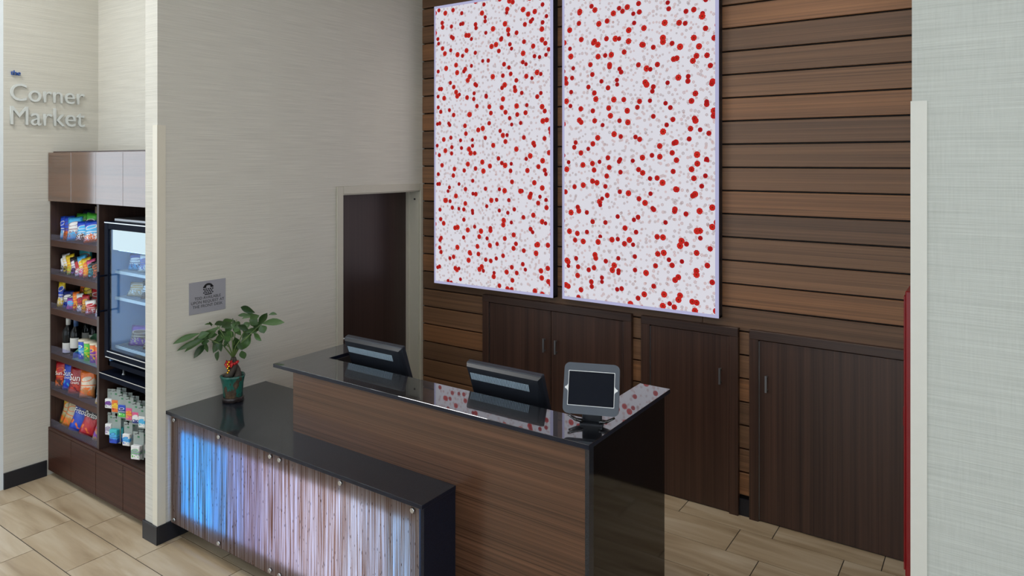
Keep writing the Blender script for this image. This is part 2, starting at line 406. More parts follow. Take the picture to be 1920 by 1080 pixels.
# ------------------------------------------------------------------ backlit flower panels
def flower_print():
    m, t, o = newmat('backlit_flower_print')
    sp = nd(t, 'ShaderNodeSeparateXYZ', {'Vector': pos(t, kind='world')}).outputs
    v = nd(t, 'ShaderNodeCombineXYZ', {'X': sp['X'], 'Y': sp['Z'], 'Z': 0.0}).outputs[0]
    def layer(scale, rad, vary, keep, off, petals, depth):
        vo = nd(t, 'ShaderNodeVectorMath', {0: v, 1: (off, off * 1.7, 0)}, operation='ADD').outputs[0]
        vor = nd(t, 'ShaderNodeTexVoronoi', {'Vector': vo, 'Scale': scale, 'Randomness': 0.92}, voronoi_dimensions='2D')
        d = nd(t, 'ShaderNodeVectorMath', {0: vo, 1: vor.outputs['Position']}, operation='SUBTRACT').outputs[0]
        ds = nd(t, 'ShaderNodeSeparateXYZ', {'Vector': d}).outputs
        ang = mth(t, 'ARCTAN2', ds['Y'], ds['X'])
        rr = nd(t, 'ShaderNodeVectorMath', {0: d}, operation='LENGTH').outputs['Value']
        cs = nd(t, 'ShaderNodeSeparateColor', {'Color': vor.outputs['Color']}).outputs
        lim = mth(t, 'MULTIPLY', mth(t, 'ADD', mth(t, 'MULTIPLY', cs[0], vary), 1 - vary / 2), rad)
        pet = mth(t, 'ADD', 1.0, mth(t, 'MULTIPLY', mth(t, 'SINE', mth(t, 'ADD', mth(t, 'MULTIPLY', ang, petals), mth(t, 'MULTIPLY', cs[2], 6.0))), mth(t, 'MULTIPLY', cs[1], depth)))
        q = mth(t, 'DIVIDE', rr, mth(t, 'MULTIPLY', lim, pet))
        inside = mth(t, 'MULTIPLY', mth(t, 'LESS_THAN', q, 1.0), mth(t, 'LESS_THAN', cs[1], keep))
        return inside, q, ang, cs
    white = (0.80, 0.79, 0.86, 1)
    c = white
    for scl, off in ((23, 0.3), (19, 5.1)):
        i, q, a, cs = layer(scl, 0.0088, 0.5, 0.85, off, 6, 0.0)
        pet = mth(t, 'GREATER_THAN', mth(t, 'SINE', mth(t, 'ADD', mth(t, 'MULTIPLY', a, 6.0), mth(t, 'MULTIPLY', cs[0], 6.0))), -0.25)
        band = mth(t, 'MAXIMUM', mth(t, 'MULTIPLY', pet, mth(t, 'GREATER_THAN', q, 0.5)), mth(t, 'LESS_THAN', q, 0.25))
        ring = mth(t, 'MULTIPLY', i, band)
        c = mixc(t, mth(t, 'MULTIPLY', ring, 0.75), c, mixc(t, cs[2], S(196, 110, 80), S(120, 70, 50)))
    for scl, off in ((8.6, 1.7), (8.0, 9.3)):
        i, q, a, cs = layer(scl, 0.0185, 0.36, 0.92, off, 9, 0.09)
        red = mixc(t, cs[0], S(168, 22, 30), S(205, 45, 38))
        red = mixc(t, mth(t, 'LESS_THAN', q, 0.28), red, S(140, 40, 20))
        c = mixc(t, i, c, red)
    out(t, o, nd(t, 'ShaderNodeEmission', {'Color': c, 'Strength': 0.86}).outputs[0])
    return m
M['flowers'] = flower_print()
M['panel_edge'] = emis('dimmed_panel_edge', (0.50, 0.50, 0.74, 1), 0.86)  # light falloff at the panel rim put into a dimmer lavender glow
M['panel_frame'] = plain('panel_frame', S(52, 55, 66), 0.4, 0.5)
for x0, x1, z0, lab in ((-3.826, -2.681, 1.226, 'backlit white panel of red flowers next to the staff door'),
                        (-2.604, -1.456, 1.231, 'backlit white panel of red flowers next to the bare planks')):
    z1 = 3.50
    r = tag(empty('light_panel', ((x0 + x1)/2, 4.44, z0)), lab, 'light panel', 'backlit flower panels')
    boxes('panel_frame', [(x0, x0 + 0.012, 4.405, YP, z0, z1), (x1 - 0.012, x1, 4.405, YP, z0, z1), (x0, x1, 4.405, YP, z0, z0 + 0.012), (x0, x1, 4.405, YP, z1 - 0.012, z1)], M['panel_frame'], r)
    e = 0.022
    bm = bmesh.new()
    O = [(x0, 4.405, z0), (x1, 4.405, z0), (x1, 4.405, z1), (x0, 4.405, z1)]
    I = [(x0 + e, 4.399, z0 + e), (x1 - e, 4.399, z0 + e), (x1 - e, 4.399, z1 - e), (x0 + e, 4.399, z1 - e)]
    ov = [bm.verts.new(p) for p in O]; iv = [bm.verts.new(p) for p in I]
    for i in range(4): bm.faces.new((ov[i], ov[(i+1) % 4], iv[(i+1) % 4], iv[i]))
    obj('acrylic_edge', bm, M['panel_edge'], r)
    box('diffuser', x0 + e, x1 - e, 4.399, 4.404, z0 + e, z1 - e, M['flowers'], r)

# ------------------------------------------------------------------ built-in cupboards in the plank wall
def pull(parent, x, z0, z1, y):
    boxes('handle', [(x - 0.006, x + 0.006, y - 0.030, y - 0.022, z0, z1), (x - 0.005, x + 0.005, y - 0.024, y, z0 + 0.004, z0 + 0.014), (x - 0.005, x + 0.005, y - 0.024, y, z1 - 0.014, z1 - 0.004)], M['steel'], parent)
def cupboard(x0, x1, doors, handles, strips, lab):
    r = tag(empty('wall_cupboard', ((x0 + x1)/2, 4.45, 0)), lab, 'cupboard', 'dark cupboards built into the plank wall')
    top = 1.178
    box('frame_stile', x0, doors[0][0], 4.436, YP, 0, top - 0.055, M['wenge'], r, 0.002)
    box('frame_stile', doors[-1][1], x1, 4.436, YP, 0, top - 0.055, M['wenge'], r, 0.002)
    box('frame_rail', x0, x1, 4.434, YP, top - 0.055, top, M['wenge_h'], r, 0.003)
    for i, (a, b) in enumerate(doors):
        d = box('door', a + 0.003, b - 0.003, 4.448, YP, 0.006, top - 0.060, M['wenge'], r, 0.0015)
        pull(d, handles[i], 0.81, 0.912, 4.448)
    for s in strips:
        box('edge_strip', s - 0.0018, s + 0.0018, 4.444, 4.449, 0.01, top - 0.065, M['steel'], r)
    return r
cupboard(-3.353, -2.074, [(-3.293, -2.726), (-2.726, -2.136)], [-2.777, -2.676], [-3.293, -2.138], 'dark double-door wall cupboard under the two flower panels')
cupboard(-2.003, -1.345, [(-1.94, -1.402)], [-1.458], [-1.938], 'dark single-door wall cupboard just behind the desk end')
cupboard(-1.277, -0.268, [(-1.22, -0.325)], [-1.172], [-1.218], 'widest dark wall cupboard, beside the grey right wall')

# ------------------------------------------------------------------ low counter with the glowing resin front
lc = tag(empty('low_counter', (-3.0, 2.36, 0)), 'low black stone counter with glowing streaked front', 'counter')
bm = addprism(bmesh.new(), [(-4.016, 2.239), (-2.013, 2.239), (-2.013, 2.466), (-3.152, 2.466), (-3.152, 2.923), (-4.016, 2.923)], 0.743, 0.763, 'xy')
bmesh.ops.bevel(bm, geom=list(bm.edges), offset=0.0012, segments=1, affect='EDGES')
slab('countertop', bm, M['granite_hazed'], lc)
box('end_panel', -2.036, -2.016, 2.255, 2.466, 0, 0.743, M['granite_edge'], lc)
box('plinth', -3.99, -2.04, 2.376, 2.465, 0, 0.11, M['base_black'], lc)
boxes('light_box', [(-3.995, -2.04, 2.445, 2.465, 0.11, 0.743), (-3.995, -3.985, 2.27, 2.445, 0.11, 0.743), (-3.995, -2.04, 2.27, 2.445, 0.11, 0.118), (-3.995, -3.155, 2.465, 2.91, 0.70, 0.742)], M['shadow_board'], lc)
def resin():
    m, t, o = newmat('streaked_resin')
    a = noise(t, pos(t, (560, 1, 2.4)), 1.0, 3, 0.6); b = noise(t, pos(t, (60, 1, 1.5), (5, 0, 2)), 1.0, 2, 0.5)
    f = mth(t, 'ADD', mth(t, 'MULTIPLY', a, 0.85), mth(t, 'MULTIPLY', b, 0.25))
    c = ramp(t, f, [(0.36, S(92, 58, 42)), (0.48, S(176, 136, 108)), (0.60, S(226, 212, 200)), (0.8, S(246, 244, 242))])
    fleck = nd(t, 'ShaderNodeTexVoronoi', {'Vector': pos(t, (150, 1, 26)), 'Scale': 1.0}, voronoi_dimensions='3D')
    k = mth(t, 'MULTIPLY', mth(t, 'LESS_THAN', fleck.outputs['Distance'], 0.20), mth(t, 'GREATER_THAN', nd(t, 'ShaderNodeSeparateColor', {'Color': fleck.outputs['Color']}).outputs[0], 0.78))
    c = mixc(t, k, c, S(40, 26, 22))
    dif = bsdf(t, mixc(t, 0.35, c, S(120, 92, 76)), 0.16, 0, 1.5)
    tl = nd(t, 'ShaderNodeBsdfTranslucent', {'Color': c}).outputs[0]
    out(t, o, nd(t, 'ShaderNodeMixShader', {0: 0.80, 1: dif, 2: tl}).outputs[0])
    return m
M['resin'] = resin()
for a, b in ((-3.985, -3.0152), (-3.0148, -2.045)):
    rp = bmesh.new()                                                     # single sheet of resin with closed rim
    obj('resin_panel', addbox(rp, a, b, 2.255, 2.256, 0.114, 0.742), M['resin'], lc)
for x in (-3.943, -3.50, -3.053, -2.978, -2.531, -2.076):
    for z in (0.141, 0.721):
        bm = bmesh.new(); addtube(bm, [(x, 2.243, z), (x, 2.2545, z)], 0.0105, 14); obj('standoff_bolt', bm, M['chrome'], lc)
led = [(0.0, 0.24, 1.0, 4.6), (0.0, 0.25, 1.0, 4.4), (0.02, 0.25, 1.0, 3.4), (0.13, 0.30, 1.0, 2.3), (0.24, 0.36, 1.0, 1.9), (0.30, 0.43, 0.98, 2.35),
       (0.34, 0.47, 0.96, 2.5), (0.36, 0.50, 0.95, 2.6), (0.36, 0.51, 0.96, 2.6), (0.33, 0.52, 0.98, 2.6), (0.30, 0.50, 1.0, 2.0), (0.18, 0.44, 1.0, 2.4)]
for i, (r_, g_, b_, s_) in enumerate(led):
    st = (3.88 - 2.09) / len(led); x0 = -3.88 + st * i
    box('led_module', x0, x0 + st, 2.272, 2.276, 0.195, 0.665, emis('led_glow', (r_, g_, b_, 1), s_ * 1.55), lc)

# ------------------------------------------------------------------ tall reception desk
rd = tag(empty('reception_desk', (-2.2, 2.6, 0)), 'tall wood-fronted reception desk with a polished black top', 'desk')
bm = addprism(bmesh.new(), [(-3.304, 2.452), (-1.328, 2.452), (-1.328, 3.288), (-1.489, 3.288), (-1.489, 2.702), (-3.140, 2.702), (-3.140, 2.98), (-3.304, 2.98)], 1.085, 1.105, 'xy')
bmesh.ops.bevel(bm, geom=list(bm.edges), offset=0.0012, segments=1, affect='EDGES')
slab('countertop', bm, M['granite'], rd)
box('front_panel', -3.150, -1.353, 2.4665, 2.488, 0, 1.085, M['desk_wood'], rd)
box('edge_post', -1.353, -1.334, 2.466, 2.503, 0, 1.085, M['granite_hazed'], rd)
box('end_panel', -1.365, -1.337, 2.503, 3.236, 0, 1.085, M['black_gloss'], rd)
boxes('carcass', [(-3.150, -3.13, 2.49, 2.95, 0, 1.085), (-3.13, -1.49, 2.49, 2.51, 0, 1.085), (-1.49, -1.47, 2.52, 3.2, 0, 1.085)], M['shadow_board'], rd)
box('worktop', -3.128, -1.492, 2.512, 3.20, 0.715, 0.745, M['shadow_board'], rd)

# ------------------------------------------------------------------ monitors (seen from behind)
def monitor(xc, rz, lab):
    r = tag(empty('computer_monitor', (xc, 2.90, 0.746), (0, 0, R(rz))), lab, 'monitor', 'computer monitors behind the desk')
    W, Ht = 0.445, 0.345
    rot = Matrix.Rotation(R(19), 4, 'X')
    piv = Vector((0, -0.13, 0.474))       # top rear edge in local coordinates
    def put(bm):
        for v in bm.verts: v.co = rot @ v.co + piv
        return bm
    bm = bmesh.new(); addbox(bm, -W/2, W/2, 0.0, 0.030, -Ht, 0.0, 0.004); obj('bezel', put(bm), M['grey_plastic'], r, True)
    # rear shell with a sloping right shoulder
    bm = bmesh.new()
    a = [(-W/2 + 0.002, -0.004), (W/2 - 0.002, -0.004), (W/2 - 0.002, -Ht + 0.002), (-W/2 + 0.002, -Ht + 0.002)]
    b = [(-W/2 + 0.012, -0.014), (W/2 - 0.014, -0.014), (W/2 - 0.060, -0.10), (W/2 - 0.060, -Ht + 0.03), (-W/2 + 0.03, -Ht + 0.03), (-W/2 + 0.03, -0.08)]
    A = [bm.verts.new((x, 0.001, z)) for x, z in a]; B = [bm.verts.new((x, -0.016, z)) for x, z in b]
    bm.faces.new(B); bm.faces.new((A[0], A[1], B[1], B[0])); bm.faces.new((A[1], A[2], B[3], B[2], B[1])); bm.faces.new((A[2], A[3], B[4], B[3])); bm.faces.new((A[3], A[0], B[0], B[5], B[4]))
    sh = obj('rear_shell', put(bm), M['black_plastic'], r, True)
    bm = bmesh.new()
    n = 38
    for i in range(n):
        x = -W/2 + 0.030 + (W - 0.105) * i / (n - 1)
        addbox(bm, x - 0.0026, x + 0.0026, -0.0185, -0.0155, -0.083, -0.046)
    stuff(obj('vent_slats', put(bm), M['vent_light'], sh, True))
    bm = bmesh.new(); addbox(bm, -W/2 + 0.014, W/2 - 0.014, 0.0295, 0.0315, -Ht + 0.016, -0.014); obj('screen', put(bm), M['black_gloss'], r, True)
    bm = bmesh.new(); addtube(bm, [(0, 0.03, 0.02), (0, 0.01, 0.17), (0, -0.07, 0.26)], [0.03, 0.026, 0.026], 10); obj('neck', bm, M['black_plastic'], r, True)
    bm = addprism(bmesh.new(), rrect(-0.11, 0.11, -0.08, 0.10, 0.04), 0.0, 0.015, 'xy'); obj('foot', bm, M['black_plastic'], r, True)
    return r
monitor(-2.860, 0, 'black monitor in front of the staff door')
monitor(-1.973, 0, 'black monitor beside the tablet')

# ------------------------------------------------------------------ tablet on its counter stand
tb = tag(empty('tablet_stand', (-1.425, 2.655, 1.105), (0, 0, R(21))), 'grey framed tablet on a black counter stand', 'tablet')
rot = Matrix.Rotation(R(-20), 4, 'X'); piv = Vector((0, -0.006, 0.152))
def tput(bm):
    for v in bm.verts: v.co = rot @ v.co + piv
    return bm
TW, TH = 0.236, 0.208
cs_ = obj('tablet_case', tput(addprism(bmesh.new(), rrect(-TW/2, TW/2, -TH/2, TH/2, 0.024), -0.007, 0.010, 'xz')), M['tablet_grey'], tb, True)
obj('white_bezel', tput(addprism(bmesh.new(), rrect(-0.099, 0.099, -0.071, 0.071, 0.002, 2), -0.0085, -0.006, 'xz')), M['white_plastic'], tb, True)
obj('screen', tput(addprism(bmesh.new(), rrect(-0.0965, 0.0965, -0.0685, 0.0685, 0.002, 2), -0.0095, -0.007, 'xz')), M['tablet_screen'], tb, True)
for s in (-1, 1):
    bm = addprism(bmesh.new(), [(s*0.098, -0.016), (s*0.104, -0.007), (s*0.112, -0.003), (s*0.112, 0.003), (s*0.104, 0.007), (s*0.098, 0.016)], -0.0088, -0.006, 'xz')
    obj('button_guard', tput(bm), M['white_plastic'], tb, True)
bm = bmesh.new(); addbox(bm, -0.042, 0.042, 0.012, 0.030, 0.006, 0.12, 0.003); obj('stand_post', bm, M['black_plastic'], tb, True)
obj('stand_base', addprism(bmesh.new(), rrect(-0.05, 0.05, -0.02, 0.05, 0.01), 0.0, 0.008, 'xy'), M['black_plastic'], tb, True)
for s in (-1, 1):
    for dz, dy in ((0.010, -0.02), (0.004, 0.0)):
        bm = bmesh.new(); addtube(bm, [(s*0.035, 0.0 + dy, 0.008 + dz), (s*0.065, -0.004 + dy, 0.014 + dz), (s*0.098, 0.004 + dy, 0.030 + dz)], [0.008, 0.007, 0.005], 8)
        obj('curved_foot', bm, M['black_gloss'], tb, True)
cb = bmesh.new(); addtube(cb, [(-3.06 + 0.035*math.cos(a), 2.80 + 0.035*math.sin(a), 0.752 + 0.004*i) for i, a in enumerate([k*0.5 for k in range(30)])], 0.004, 6)
tag(obj('coiled_cable', cb, M['white_plastic']), 'coiled white cable behind the desk by the monitor', 'cable')

# ------------------------------------------------------------------ lettering and plaque
sg = tag(empty('wall_sign', (XC, 2.24, 2.45)), 'raised silver and blue market lettering on the cream wall', 'sign')
def word(body, y0, y1, zb, capz, mat, off):
    full = textmesh(body, 1.0, 0, off); fx0, fx1, fy0, fy1 = bbox(full)
    cap = textmesh(body[0] if body[0].isupper() else 'h', 1.0, 0, off); c0, c1, c2, c3 = bbox(cap)
    sx = (y1 - y0) / (fx1 - fx0); sz = (capz - zb) / c3
    cur = None
    for i, ch in enumerate(body):
        me = textmesh(body[:i + 1], 1.0, 0.0, off, 'LEFT'); pre = bbox(me)
        one = textmesh(ch, 1.0, 0.03, off, 'LEFT'); o0, o1, _, _ = bbox(one)
        fl_ = textmesh(body, 1.0, 0, off, 'LEFT'); b0 = bbox(fl_)[0]
        shift = pre[1] - o1 - b0
        for v in one.vertices:
            x, y, z = v.co
            v.co = (0.010 + z * 0.22, y0 + (x + shift) * sx - 2.24, zb + y * sz - 2.45)
        link('letter', one, mat, sg)
word('the', 2.003, 2.061, 2.816, 2.848, M['letter_blue'], 0.0)
word('Corner', 2.000, 2.474, 2.642, 2.760, M['letter_grey'], 0.0)
word('Market', 2.000, 2.474, 2.478, 2.604, M['letter_grey'], 0.0)

pq = tag(empty('wall_plaque', (XW, 2.504, 1.295)), 'grey plaque with telephone symbol above the potted plant', 'sign')
box('plate', XW, XW + 0.004, 2.382, 2.626, 1.295, 1.489, M['plaque'], pq, 0.001)
for body, zc, wd in (('TDD AVAILABLE', 1.380, 0.175), ('UPON REQUEST AT', 1.355, 0.220), ('THE FRONT DESK', 1.330, 0.200)):
    me = textmesh(body, 1.0, 0.0, 0.004); a, b, c, d = bbox(me); s = wd / (b - a)
    for v in me.vertices:
        x, y, z = v.co; v.co = (0.0046, x * s, zc + y * 0.0245 - 1.295)
    link('lettering', me, M['print_black'], pq)
bm = bmesh.new()
cy, cz = 2.504, 1.0
def pb(y0, y1, z0, z1): addbox(bm, XW + 0.0038, XW + 0.0052, y0, y1, z0, z1)
arc = [(2.507 + 0.030*math.cos(a), 1.452 + 0.022*math.sin(a)) for a in [math.pi*i/10 for i in range(11)]] + [(2.507 + 0.017*math.cos(a), 1.452 + 0.009*math.sin(a)) for a in [math.pi*(10-i)/10 for i in range(11)]]
addprism(bm, arc, XW + 0.0038, XW + 0.0052, 'yz')
for s in (-1, 1): pb(2.507 + s*0.024 - 0.010, 2.507 + s*0.024 + 0.010, 1.447, 1.456)
for row, n in ((0, 5), (1, 4), (2, 5)):
    for i in range(n):
        y = 2.507 + (i - (n - 1)/2) * 0.0145; z = 1.4385 - 0.0108 * row; pb(y - 0.0045, y + 0.0045, z - 0.0037, z + 0.0037)
pb(2.483, 2.531, 1.4035, 1.4095)
obj('telephone_symbol', bm, M['print_black'], pq)
bm = bmesh.new()
for r_ in range(2):
    for i in range(22):
        if random.random() < 0.7:
            y = 2.415 + i*0.008 + 0.01*r_; z = 1.317 - 0.009*r_; addbox(bm, XW + 0.004, XW + 0.0055, y, y + 0.0025, z, z + 0.0025)
stuff(obj('braille', bm, M['plaque'], pq))

# ------------------------------------------------------------------ red cabinet seen edge-on
fx = tag(empty('fire_cabinet', (-0.254, 3.15, 0.70)), 'narrow red box seen edge-on beside the pale corner guard', 'fire cabinet')
box('cabinet_body', -0.290, -0.254, 3.02, 3.30, 0.66, 1.735, M['red_metal'], fx, 0.004)
box('cabinet_door', -0.296, -0.290, 3.03, 3.29, 0.68, 1.715, M['red_metal'], fx, 0.002)
box('latch', -0.299, -0.296, 3.04, 3.06, 1.22, 1.29, M['red_metal'], fx, 0.001)

# ------------------------------------------------------------------ potted money tree on the low counter
cY, sY = math.cos(R(YAW)), math.sin(R(YAW))
P0 = Vector((-3.85, 2.57, 0.763)); RT = Vector((cY, sY, 0)); FW = Vector((-sY, cY, 0)); UP = Vector((0, 0, 1))
pl = tag(empty('potted_plant', P0), 'money tree with palmate leaves in a green glazed pot', 'plant')
def potmat():
    m, t, o = newmat('drip_glazed_pot')
    f = noise(t, pos(t, (14, 14, 9), kind='object'), 1.0, 4, 0.6); g = noise(t, pos(t, (60, 60, 60), kind='object'), 1.0, 3)
    c = ramp(t, f, [(0.40, S(20, 74, 66)), (0.50, S(34, 96, 84)), (0.54, S(62, 50, 40)), (0.66, S(104, 86, 66))])
    out(t, o, bsdf(t, c, 0.2, 0, 1.5, bump(t, g, 0.4, 0.006)))
    return m
M['pot'] = potmat()
M['bark'] = plain('trunk_bark', S(62, 55, 49), 0.8, var=0.3, sc=60)
M['soil'] = plain('soil', S(58, 42, 32), 0.95, var=0.3, sc=90)
M['ribbon'] = plain('red_ribbon', S(190, 30, 32), 0.35)
M['gold'] = plain('gold_charm', S(230, 180, 50), 0.25, 0.9)
M['stem'] = plain('green_stem', S(96, 120, 64), 0.6)
def leafmat():
    m, t, o = newmat('glossy_leaf')
    r = nd(t, 'ShaderNodeObjectInfo').outputs['Random']
    c = mixc(t, r, S(36, 62, 34), S(84, 118, 66)); n = noise(t, pos(t, (40, 40, 40), kind='object'), 1.0, 2)
    c = mixc(t, mth(t, 'MULTIPLY', n, 0.4), c, S(30, 52, 30))
    a = bsdf(t, c, 0.33, 0, 1.45); tl = nd(t, 'ShaderNodeBsdfTranslucent', {'Color': S(90, 130, 50)}).outputs[0]
    out(t, o, nd(t, 'ShaderNodeMixShader', {0: 0.12, 1: a, 2: tl}).outputs[0])
    return m
M['leaf'] = leafmat()
wob = lambda a, z: 1 + (0.05*math.sin(3*a + 1) + 0.03*math.sin(5*a)) * (z / 0.16)
bm = bmesh.new(); addlathe(bm, [(0.050, 0.018), (0.056, 0.03), (0.059, 0.07), (0.062, 0.11), (0.069, 0.145), (0.073, 0.158), (0.068, 0.160), (0.060, 0.145), (0.058, 0.140)], (0, 0, 0), 28, wob)
pot = obj('pot', bm, M['pot'], pl, True, True)
bm = bmesh.new(); addlathe(bm, [(0.052, 0.0), (0.062, 0.003), (0.064, 0.022), (0.060, 0.030), (0.054, 0.028), (0.050, 0.018)], (0, 0, 0), 24, lambda a, z: 1 + 0.05*math.sin(6*a))
obj('pot_foot', bm, plain('dark_pot_foot', S(44, 36, 36), 0.25, var=0.3, sc=70), pl, True, True)
bm = bmesh.new(); addlathe(bm, [(0.058, 0.136), (0.040, 0.143), (0.004, 0.146)], (0, 0, 0), 20); obj('soil', bm, M['soil'], pl, True)
top = Vector((0, 0, 0.262))
for k in range(3):
    bm = bmesh.new(); pts = []
    for i in range(9):
        u = i / 8; a = 2.1*k + 3.2*u; rr = 0.030*(1 - u) + 0.006
        pts.append((rr*math.cos(a), rr*math.sin(a), 0.135 + 0.13*u))
    addtube(bm, pts, [0.024 - 0.015*(i/8) for i in range(9)], 10); obj('trunk', bm, M['bark'], pl, True)
bm = bmesh.new()
addtube(bm, [(0.026*math.cos(a), 0.026*math.sin(a), 0.232 + 0.004*math.sin(2*a)) for a in [2*math.pi*i/16 for i in range(17)]], 0.009, 6)
v = RT * (-0.012) - FW * 0.034
for s in (-1, 1):
    addtube(bm, [v + UP*0.236, v + RT*s*0.016 + UP*0.250, v + RT*s*0.022 + UP*0.232, v + RT*s*0.014 + UP*0.212, v + UP*0.232], [0.006, 0.008, 0.008, 0.006, 0.004], 6)
rb = obj('ribbon', bm, M['ribbon'], pl, True)
bm = bmesh.new()
for i in range(6):
    q = v - FW*0.010 + RT*(0.004*(-1)**i) + UP*(0.248 - 0.013*i); b2 = bmesh.new(); bmesh.ops.create_icosphere(b2, subdivisions=1, radius=0.007)
    bmesh.ops.translate(b2, verts=b2.verts, vec=q); merge(bm, b2)
obj('charm', bm, M['gold'], rb, True)
K = 1 / 4.695 / 309.5
def zp(x, y, d=0.0):
    p = RT*((x - 458)*K) + UP*((930 - y)*K) + FW*d
    lim = -3.99 - P0.x                                     # keep clear of the wall
    if p.x < lim:
        p = p - FW*((lim - p.x) / sY)
    return p
leaves = [(205,308,40,365,36),(350,268,100,458,60),(250,352,60,432,34),(218,425,148,532,42),(238,412,246,494,44),(262,410,305,436,30),(362,352,275,512,56),
 (364,470,350,556,44),(330,236,452,205,40),(322,240,268,221,12),(318,245,324,190,16),(345,290,185,372,56),(385,262,505,222,50),(335,336,258,340,44),(310,318,364,352,36),(500,196,522,262,36),
 (482,232,540,345,58),(536,240,610,292,40),(385,396,386,474,56),(478,366,482,472,50),(605,356,552,472,64),(560,468,580,546,46),(628,342,710,400,44),
 (520,214,622,184,32),(638,158,500,114,52),(636,166,528,160,24),(642,182,750,138,40),(622,200,692,246,56),(700,252,604,262,40),(704,254,620,302,36),(706,246,800,128,44),
 (706,250,902,246,46),(712,258,738,330,54),(802,152,876,148,20),(694,282,622,327,36),(432,300,482,352,52),(548,380,592,352,40),(470,206,362,250,46),(480,190,520,215,30),
 (500,300,440,260,44),(430,370,350,400,46),(520,400,560,470,48),(470,330,420,390,46),(590,300,660,330,40),(380,330,330,395,46),(560,260,500,300,40),(610,240,560,285,40),(300,370,215,400,40),(440,280,520,250,44),(500,430,470,490,40),(420,330,300,420,50),(455,350,410,440,44),(540,330,600,440,50),(520,290,600,330,44),(450,250,400,330,40),(300,300,205,345,44)]
def leaf(p, q, wd, droop, tw):
    p, q = Vector(p), Vector(q); ax = q - p; L = ax.length; ax.normalize()
    side = ax.cross(-FW)
    if side.length < 0.1: side = RT.copy()
    side.normalize(); nrm = side.cross(ax); side = (side*math.cos(tw) + nrm*math.sin(tw)).normalized(); nrm = side.cross(ax)
    bm = bmesh.new(); rows = []
    prof = [0.05, 0.45, 0.82, 1.0, 0.92, 0.6, 0.02]
    for i, k in enumerate(prof):
        u = i / 6; c = p + ax*L*u + UP*(droop*math.sin(math.pi*u)) ; h = wd/2*k
        rows.append([bm.verts.new(c - side*h + nrm*h*0.35), bm.verts.new(c), bm.verts.new(c + side*h + nrm*h*0.35)])
    for a, b in zip(rows, rows[1:]):
        for j in range(2):
            f = bm.faces.new((a[j], a[j+1], b[j+1], b[j])); f.smooth = True
    return obj('leaf', bm, M['leaf'], pl, True)
hub = {}
for i, (x0, y0, x1, y1, wd) in enumerate(leaves):
    d = random.uniform(-0.07, 0.05)
    if x0 < 330: d -= 0.03
    a, b = zp(x0, y0, d), zp(x1, y1, d + random.uniform(-0.05, 0.03))
    leaf(a, b, wd*K*1.4, 0.006, random.uniform(-0.6, 0.6))
for x, y, d in ((330, 250, -0.03), (250, 355, -0.05), (360, 345, -0.02), (490, 210, 0.0), (610, 350, -0.02), (640, 170, 0.02), (705, 252, 0.0), (470, 300, -0.05), (540, 380, -0.04), (400, 400, -0.05)):
    bm = bmesh.new(); q = zp(x, y, d); mid = top*0.45 + q*0.55 + UP*0.03 - (q - top)*0.18
    addtube(bm, [top, mid, q], [0.005, 0.0035, 0.002], 6); obj('stem', bm, M['stem'], pl, True)

# ------------------------------------------------------------------ snack cabinets
UX0, UX1, UYB = -5.546, -4.156, 2.565
uc = tag(empty('overhead_cabinet', (-4.85, 2.40, 1.95)), 'glossy brown four-door cabinet over the snack shelves', 'cabinet')
box('cabinet_body', UX0 + 0.03, UX1, 2.256, UYB, 1.952, 2.295, M['unit_dark'], uc)
dw = (UX1 - UX0) / 4
for i in range(4):
    box('door', UX0 + dw*i + 0.0015, UX0 + dw*(i+1) - 0.0015, 2.235, 2.256, 1.945, 2.287, M['unit_wood'], uc, 0.0015)
sh = tag(empty('snack_shelving', (-4.85, 2.40, 0.345)), 'dark wooden shelving filled with snacks and a small fridge', 'shelving')
box('side_panel', UX0 + 0.004, -5.530, 2.246, UYB, 0.345, 1.944, M['unit_dark'], sh)
box('side_panel', -4.172, UX1, 2.246, UYB, 0.345, 1.944, M['unit_dark'], sh)
box('divider', -4.855, -4.827, 2.243, UYB, 0.345, 1.944, M['unit_dark'], sh, 0.001)
box('back_panel', -5.530, -4.172, UYB - 0.012, UYB, 0.345, 1.944, M['unit_dark'], sh)
for z in (1.668, 1.427, 1.186, 0.868, 0.612):
    s_ = box('shelf', -5.530, -4.855, 2.246, UYB - 0.012, z - 0.043, z, M['unit_base'], sh, 0.001)
    box('acrylic_lip', -5.528, -4.857, 2.2465, 2.2485, z, z + (0.042 if z > 1 else 0.055), M['acrylic'], s_)
box('acrylic_lip', -5.528, -4.857, 2.2465, 2.2485, 0.346, 0.40, M['acrylic'], sh)
fs = box('fridge_shelf', -4.827, -4.172, 2.246, UYB - 0.012, 0.815, 0.852, M['fridge_black'], sh)
box('metal_edge', -4.827, -4.172, 2.2435, 2.246, 0.848, 0.853, M['chrome'], fs)
box('pegboard', -4.826, -4.173, UYB - 0.028, UYB - 0.013, 0.36, 0.80, M['base_black'], sh)
bcab = tag(empty('base_cabinet', (-4.85, 2.40, 0)), 'dark wooden base cabinet under the snack shelving', 'cabinet')
box('cabinet_body', UX0 + 0.004, UX1, 2.252, UYB, 0.045, 0.344, M['unit_dark'], bcab)
box('top_rail', UX0 + 0.004, UX1, 2.234, 2.252, 0.326, 0.344, M['unit_base'], bcab, 0.001)
for i in range(4):
    box('front_panel', UX0 + dw*i + 0.0018, UX0 + dw*(i+1) - 0.0018, 2.235, 2.252, 0.040, 0.323, M['unit_base'], bcab, 0.001)
box('toe_kick', UX0 + 0.004, UX1, 2.30, 2.32, 0, 0.045, M['base_black'], bcab)

